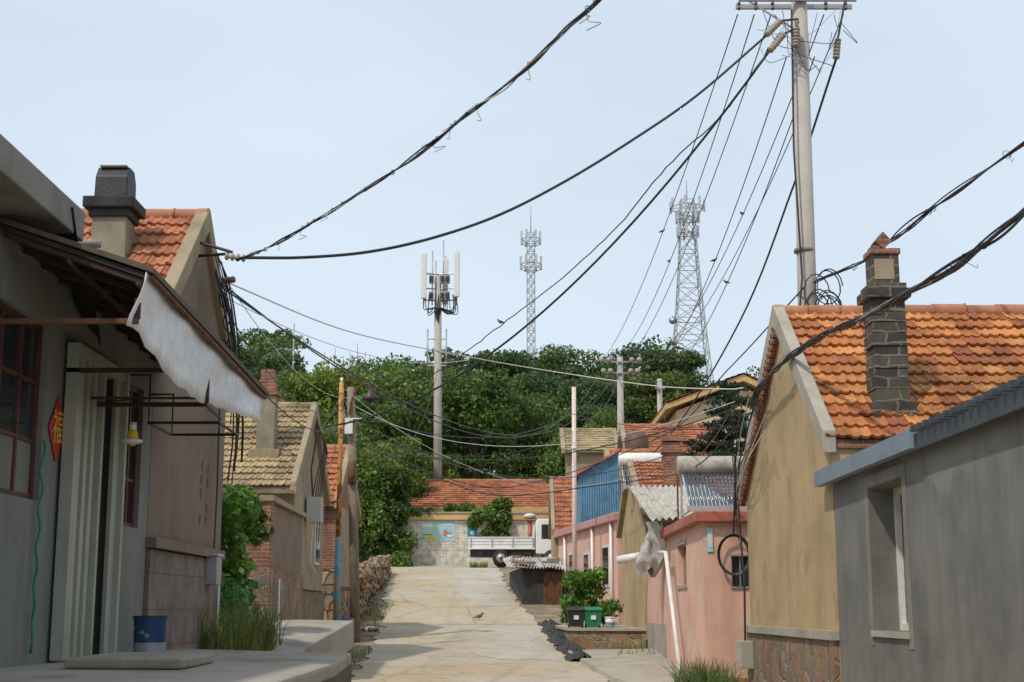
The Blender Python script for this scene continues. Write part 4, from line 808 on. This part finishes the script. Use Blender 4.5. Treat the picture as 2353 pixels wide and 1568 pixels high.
for z in (29.5,31.5,34): mb.tube([(18.3,159,z),(18.3,158.6,z)],[.1,.5],'alu',12); mb.tube([(18.3,159,z),(19.6,160,z)],.06,'tower',4)
mb.cyl((20.4,160,48.5),(20.4,160,51),.06,'tower',n=6); mb.obj('antennas',g)
wire('thin_radio_mast',[(-16.4,105,9),(-16.4,105,22.8)],.05,'steel')
# ------------------------------------------------------------------ background houses right
g=group('cream_house'); mb=MB(); mb.py([(7.7,3.3),(13.5,3.3),(13.5,10.6),(10.8,11.9),(7.7,10.75)],66,73,'cream'); mb.obj('walls',g)
mb=MB(); mb.py([(7.15,10.75),(10.8,12.1),(14,10.6),(14,10.85),(10.8,12.4),(7.15,11.0)],65.5,73.5,'creamf'); tiles(mb,(10.8,65.4,12.42),(0,8.1,0),(-3.6,0,-1.36),'tileo'); tiles(mb,(10.8,65.4,12.42),(0,8.1,0),(3.2,0,-1.5),'tileo')
mb.obj('roof',g); mb=MB(); mb.box((9.7,65.95,9.6),(11,65.99,10.6),'bluep'); mb.box((9.78,65.93,9.68),(10.3,65.96,10.52),'glass'); mb.box((10.4,65.93,9.68),(10.92,65.96,10.52),'glass'); mb.obj('window',g)
g=house('stucco_house',5.0,9.2,60.5,63,65.5,3,8.25,9.55,8.2,'tan','tiler',.2,.3,'tan2',verge=.2)
g=house('tan_roof_house',2.6,4.95,68.5,70.5,73,3.4,9.2,10.3,9.2,'tan2','tilet',.2,.3,'tan2',verge=.2,ridge='tilet')
vl=[(random.uniform(1.8,2.9),70+random.uniform(-.6,.6),random.uniform(7.5,9.6),.5,.5,.5) for _ in range(8)]; leafcloud('roof_creeper',vl,2500,.2,'leafA')
g=group('water_tank'); mb=MB(); mb.tube([(5.1,58,7.6),(5.1,58,7.7),(5.1,58,8.5),(5.1,58,8.7),(5.1,58,8.8)],[.45,.5,.5,.35,.12],'brownp',18); mb.tube([(5.1,58,6.5),(5.1,58,7.6)],.4,'conc',4); mb.obj('tank',g)
g=house('brick_house',3.9,8.5,54,56.5,59,2.4,6.4,7.7,6.4,'brick','tileo',.2,.3,'tan2',verge=.2)
g=group('pine_tree'); mb=MB(); mb.tube([(8.4,55,2),(8.5,55,7),(8.45,55,10.2)],[.22,.15,.03],'bark',8); pl=[]
for i in range(80):
    t=random.random(); z=6.3+3.9*t; a=random.uniform(0,6.28); rr=(2.1-1.6*t)*random.uniform(.3,1); x,y=8.45+rr*math.cos(a),55+rr*math.sin(a); mb.tube([(8.45,55,z-.1),(x,y,z+.15)],[.05,.015],'bark',4); pl.append((x,y,z+.15,.42,.42,.11))
mb.obj('trunk',g); leafcloud('needles',pl,10000,.12,'leafP',g,.2)
# ------------------------------------------------------------------ wires
bundle('overhead_cable_bundle',[(-3.44,17.2,5.88),(-2.88,16.4,5.83),(-2.35,15.6,5.87),(-1.74,14.6,5.89),(-1.01,13.4,5.93),(-.45,12.2,5.95),(-.02,11.2,5.9),(.31,10.2,5.85),(.62,9.2,5.76),(.95,8.1,5.68),(1.6,6,5.6),(3,1,5.5)],[(.010,'black'),(.009,'black'),(.008,'black'),(.006,'whcable'),(.006,'insw')],28,.022)
wire('overhead_cable',catmull([(-3.35,17.3,5.93),(-2.7,18,6.11),(-1.91,18.6,6.34),(-1.07,19.2,6.7),(-.16,19.9,7.23),(.82,20.7,7.98),(1.88,21.5,8.88),(3.06,22.4,9.97),(4.45,23.5,11.48)]),.021)
wire('overhead_cable',catmull([(4.5,23.5,11.25),(3.9,25,10.6),(3.05,27,10.2),(2.24,29,9.55),(1.11,31,8.88),(-.27,33,8.21),(-1.26,35,7.87),(-2.48,37,7.47),(-4.2,37.1,6.95)]),.014,jit=.008)
wire('overhead_cable',sagc((4.5,23.5,11.2),(-4.4,33,5.8),1.45),.022)
wire('overhead_cable',catmull([(5.72,23.75,11.15),(5.75,28,10.1),(5.55,34,8.5),(4.7,42,6.7),(3.6,50,5.9)]),.022)
wire('overhead_cable',catmull([(4.98,23.6,7.0),(4.3,28,6.3),(3.4,34,5.6),(-.5,44,5.3),(-4.2,37,5.9)]),.014)
bundle('overhead_cable_bundle',[(3.9,5,5.0),(3.95,8,4.75),(3.95,10,4.63),(3.95,12,4.61),(3.88,14,4.66),(3.72,15.2,4.68),(3.57,16.5,4.72),(3.42,18,4.68),(3.42,19.5,4.6),(3.46,20.6,4.5)],[(.016,'black'),(.013,'black'),(.012,'black'),(.012,'black'),(.010,'black'),(.009,'black'),(.007,'insw')],30,.042)
bundle('overhead_cable_bundle',[(6.0,11,6.6),(5.9,15,6.85),(5.85,18,7.0),(5.6,20,6.96),(5.6,22,7.04),(5.2,23.8,7.15)],[(.014,'black'),(.012,'black'),(.012,'black'),(.010,'black')],6,.05)
wire('white_overhead_cable',catmull([(-3.8,18,5.82),(-2.7,22,5.95),(-1.42,26,6.33),(.64,28,6.3),(2.7,27,5.83),(3.6,24,5.3),(3.5,21.3,4.9)]),.011,'whcable')
for a,b,s,r,k in [((-3.75,18,5.6),(-.9,28,6.5),.35,.006,'whcable'),((-3.75,18,5.7),(5.5,74.6,14.0),2.6,.012,'black'),((-3.75,18.1,5.75),(4.9,74.8,14.5),2.9,.012,'black'),((-3.75,18,5.5),(-4.2,37,7.0),.8,.008,'black'),((-3.8,18.4,5.1),(-4.2,37,6.5),.7,.012,'black'),
  ((-4.4,33,5.7),(3.5,22,4.7),.75,.010,'black'),((-4.4,33,5.75),(4.6,74.5,10.6),2.0,.010,'black'),((-4.2,37,6.6),(3.6,34,5.2),1.0,.010,'black'),((-4.2,37,6.3),(1.97,45,7.2),.8,.009,'black'),((-4.2,37,7.1),(-3.8,18.5,5.9),.5,.006,'whcable'),
  ((-1.4,26,6.33),(3.5,22,4.4),.5,.006,'black'),((-4.25,37,6.7),(5.7,75,14.0),1.8,.012,'black'),((1.97,45,7.6),(5.7,74.9,13.9),.8,.012,'black'),((3.45,21.5,4.7),(1.97,45,6.6),1.0,.010,'black'),((3.45,21.5,4.8),(7.3,70,12.4),2.0,.012,'black'),((-4.3,38,6.0),(-4.3,82,15.5),2.2,.012,'black'),
  ((-4.2,37,6.9),(3.5,22,4.8),.9,.006,'whcable'),((-4.12,34,6.9),(3.4,40,5.3),1.1,.007,'whcable'),((-4.3,31.6,5.6),(-4.12,34,6.8),.15,.008,'black')]:
    wire('overhead_wire',sagc(a,b,s),r,k)
wire('overhead_wire',catmull([(-3.4,33,5.5),(-1.8,33,4.65),(-.26,33,4.2),(2.0,30,4.2),(3.2,26,4.1),(3.5,22,4.4)]),.012)
fan=[((4.05,24,12.1),(4.8,74.8,14.7),.9),((4.35,24,12.1),(5.2,74.8,14.7),1.5),((4.65,24,12.1),(5.5,74.8,14.1),1.3),((5.6,24,12.1),(6.2,74.8,14.7),2.2),((5.95,24,12.1),(6.7,74.8,14.7),2.0),((4.9,24,11.3),(6.0,74.8,14.1),2.4),((5.4,24,11.3),(6.5,74.8,14.1),2.6)]
for a,b,s in fan: wire('overhead_wire',sagc(a,b,s,36),.011)
def bird(x,y,z,s,h,k='bird',name='perched_swallow',legs=True):
    g=group(name); mb=MB(); d=Vector((math.cos(h),math.sin(h),0)); rz=Matrix.Rotation(h,3,'Z'); tilt=rz@Matrix.Rotation(R(-25),3,'Y')
    B=Vector((x,y,z+s*.5)); ch=[B-d*s*.9+Vector((0,0,-s*.25)),B-d*s*.55+Vector((0,0,-.12*s)),B-d*s*.2,B+d*s*.15+Vector((0,0,.05*s)),B+d*s*.38+Vector((0,0,.22*s)),B+d*s*.5+Vector((0,0,.42*s)),B+d*s*.64+Vector((0,0,.45*s)),B+d*s*.76+Vector((0,0,.40*s)),B+d*s*.86+Vector((0,0,.37*s))]
    mb.tube(catmull(ch,3),[s*q for q in (.07,.08,.09,.12,.16,.2,.24,.27,.28,.27,.25,.2,.16,.145,.15,.16,.155,.14,.1,.05,.04,.035,.03,.02,.01)],k,10)
    sd=Vector((-d.y,d.x,0))
    for q in (-1,1):
        mb.ell(B+sd*q*s*.22-d*s*.15,(s*.5,s*.06,s*.17),k,8,6,tilt)
        if legs: mb.tube([B+sd*q*s*.08,B+sd*q*s*.08-Vector((0,0,s*.5))],s*.03,'rust',4)
    mb.obj('body',g)
def onfan(i,t):
    a,b,s=fan[i]; a=Vector(a);b=Vector(b); p=a.lerp(b,t); p.z-=4*s*t*(1-t); return p
for i,t,h in ((0,.3,0),(3,.2,2),(5,.22,0),(6,.25,3),(1,.33,1)):
    p=onfan(i,t); bird(p.x,p.y,p.z+.01,.12,h)
bird(-.27,33,8.23,.13,2.6)
bird(-1.0,44,gz(44)+.035,.2,.3,'pigeon','pigeon')
g=group('rubbish_pile'); mb=MB()
for i in range(14): mb.ell((random.uniform(-4.3,-3.5),random.uniform(39,42),gz(40.5)+.08),(random.uniform(.06,.18),.12,.06),random.choice(('white','bag','stone2')),7,5)
mb.obj('items',g)
g=group('blue_barrel'); mb=MB(); mb.tube([(-4.05,35.6,.7),(-4.05,35.6,.8),(-4.05,35.6,1.35),(-4.05,35.6,1.4)],[.16,.19,.19,.12],'blueb',14); mb.obj('barrel',g)

# ------------------------------------------------------------------ world, sun, camera
sv=Vector((-.40,-.46,.80)).normalized(); el=math.asin(sv.z); az=math.atan2(sv.x,sv.y)
w=bpy.data.worlds.new('World'); scene.world=w; w.use_nodes=True; nt=w.node_tree; bg=nt.nodes['Background']
sk=nt.nodes.new('ShaderNodeTexSky'); sk.sky_type='NISHITA'; sk.sun_disc=False; sk.sun_elevation=el; sk.sun_rotation=az%(2*math.pi); sk.air_density=1.2; sk.dust_density=3; sk.ozone_density=1.5
tc=N(nt,'ShaderNodeTexCoord'); mp=N(nt,'ShaderNodeMapping'); mp.inputs['Scale'].default_value=(1,1,2.6); L(nt,tc,'Generated',mp,0)
nz=N(nt,'ShaderNodeTexNoise'); nz.inputs['Scale'].default_value=1.6; nz.inputs['Detail'].default_value=4; L(nt,mp,0,nz,'Vector')
rc=ramp(nt,nz,'Fac',[(.35,(.74,.74,.74)),(.7,(.92,.92,.92))])
mx=mixc(nt,(rc,0),(sk,0),(7.6,8.75,10.0)); nt.links.new(mx[0].outputs[2],bg.inputs['Color']); bg.inputs['Strength'].default_value=.1
sd=bpy.data.lights.new('sun','SUN'); sd.energy=2.6; sd.angle=R(2.0); sd.color=(1,.93,.81); so=bpy.data.objects.new('sun',sd); scene.collection.objects.link(so); so.rotation_euler=sv.to_track_quat('Z','Y').to_euler()
cd=bpy.data.cameras.new('camera'); cd.lens=50; cd.sensor_width=36; cd.clip_end=6000; co=bpy.data.objects.new('camera',cd); scene.collection.objects.link(co); co.location=(0,0,1.6); co.rotation_euler=(R(100.7),0,0); scene.camera=co
cd.dof.use_dof=True; cd.dof.focus_distance=30; cd.dof.aperture_fstop=5.0
scene.view_settings.view_transform='Standard'; scene.view_settings.look='None'; scene.view_settings.exposure=0
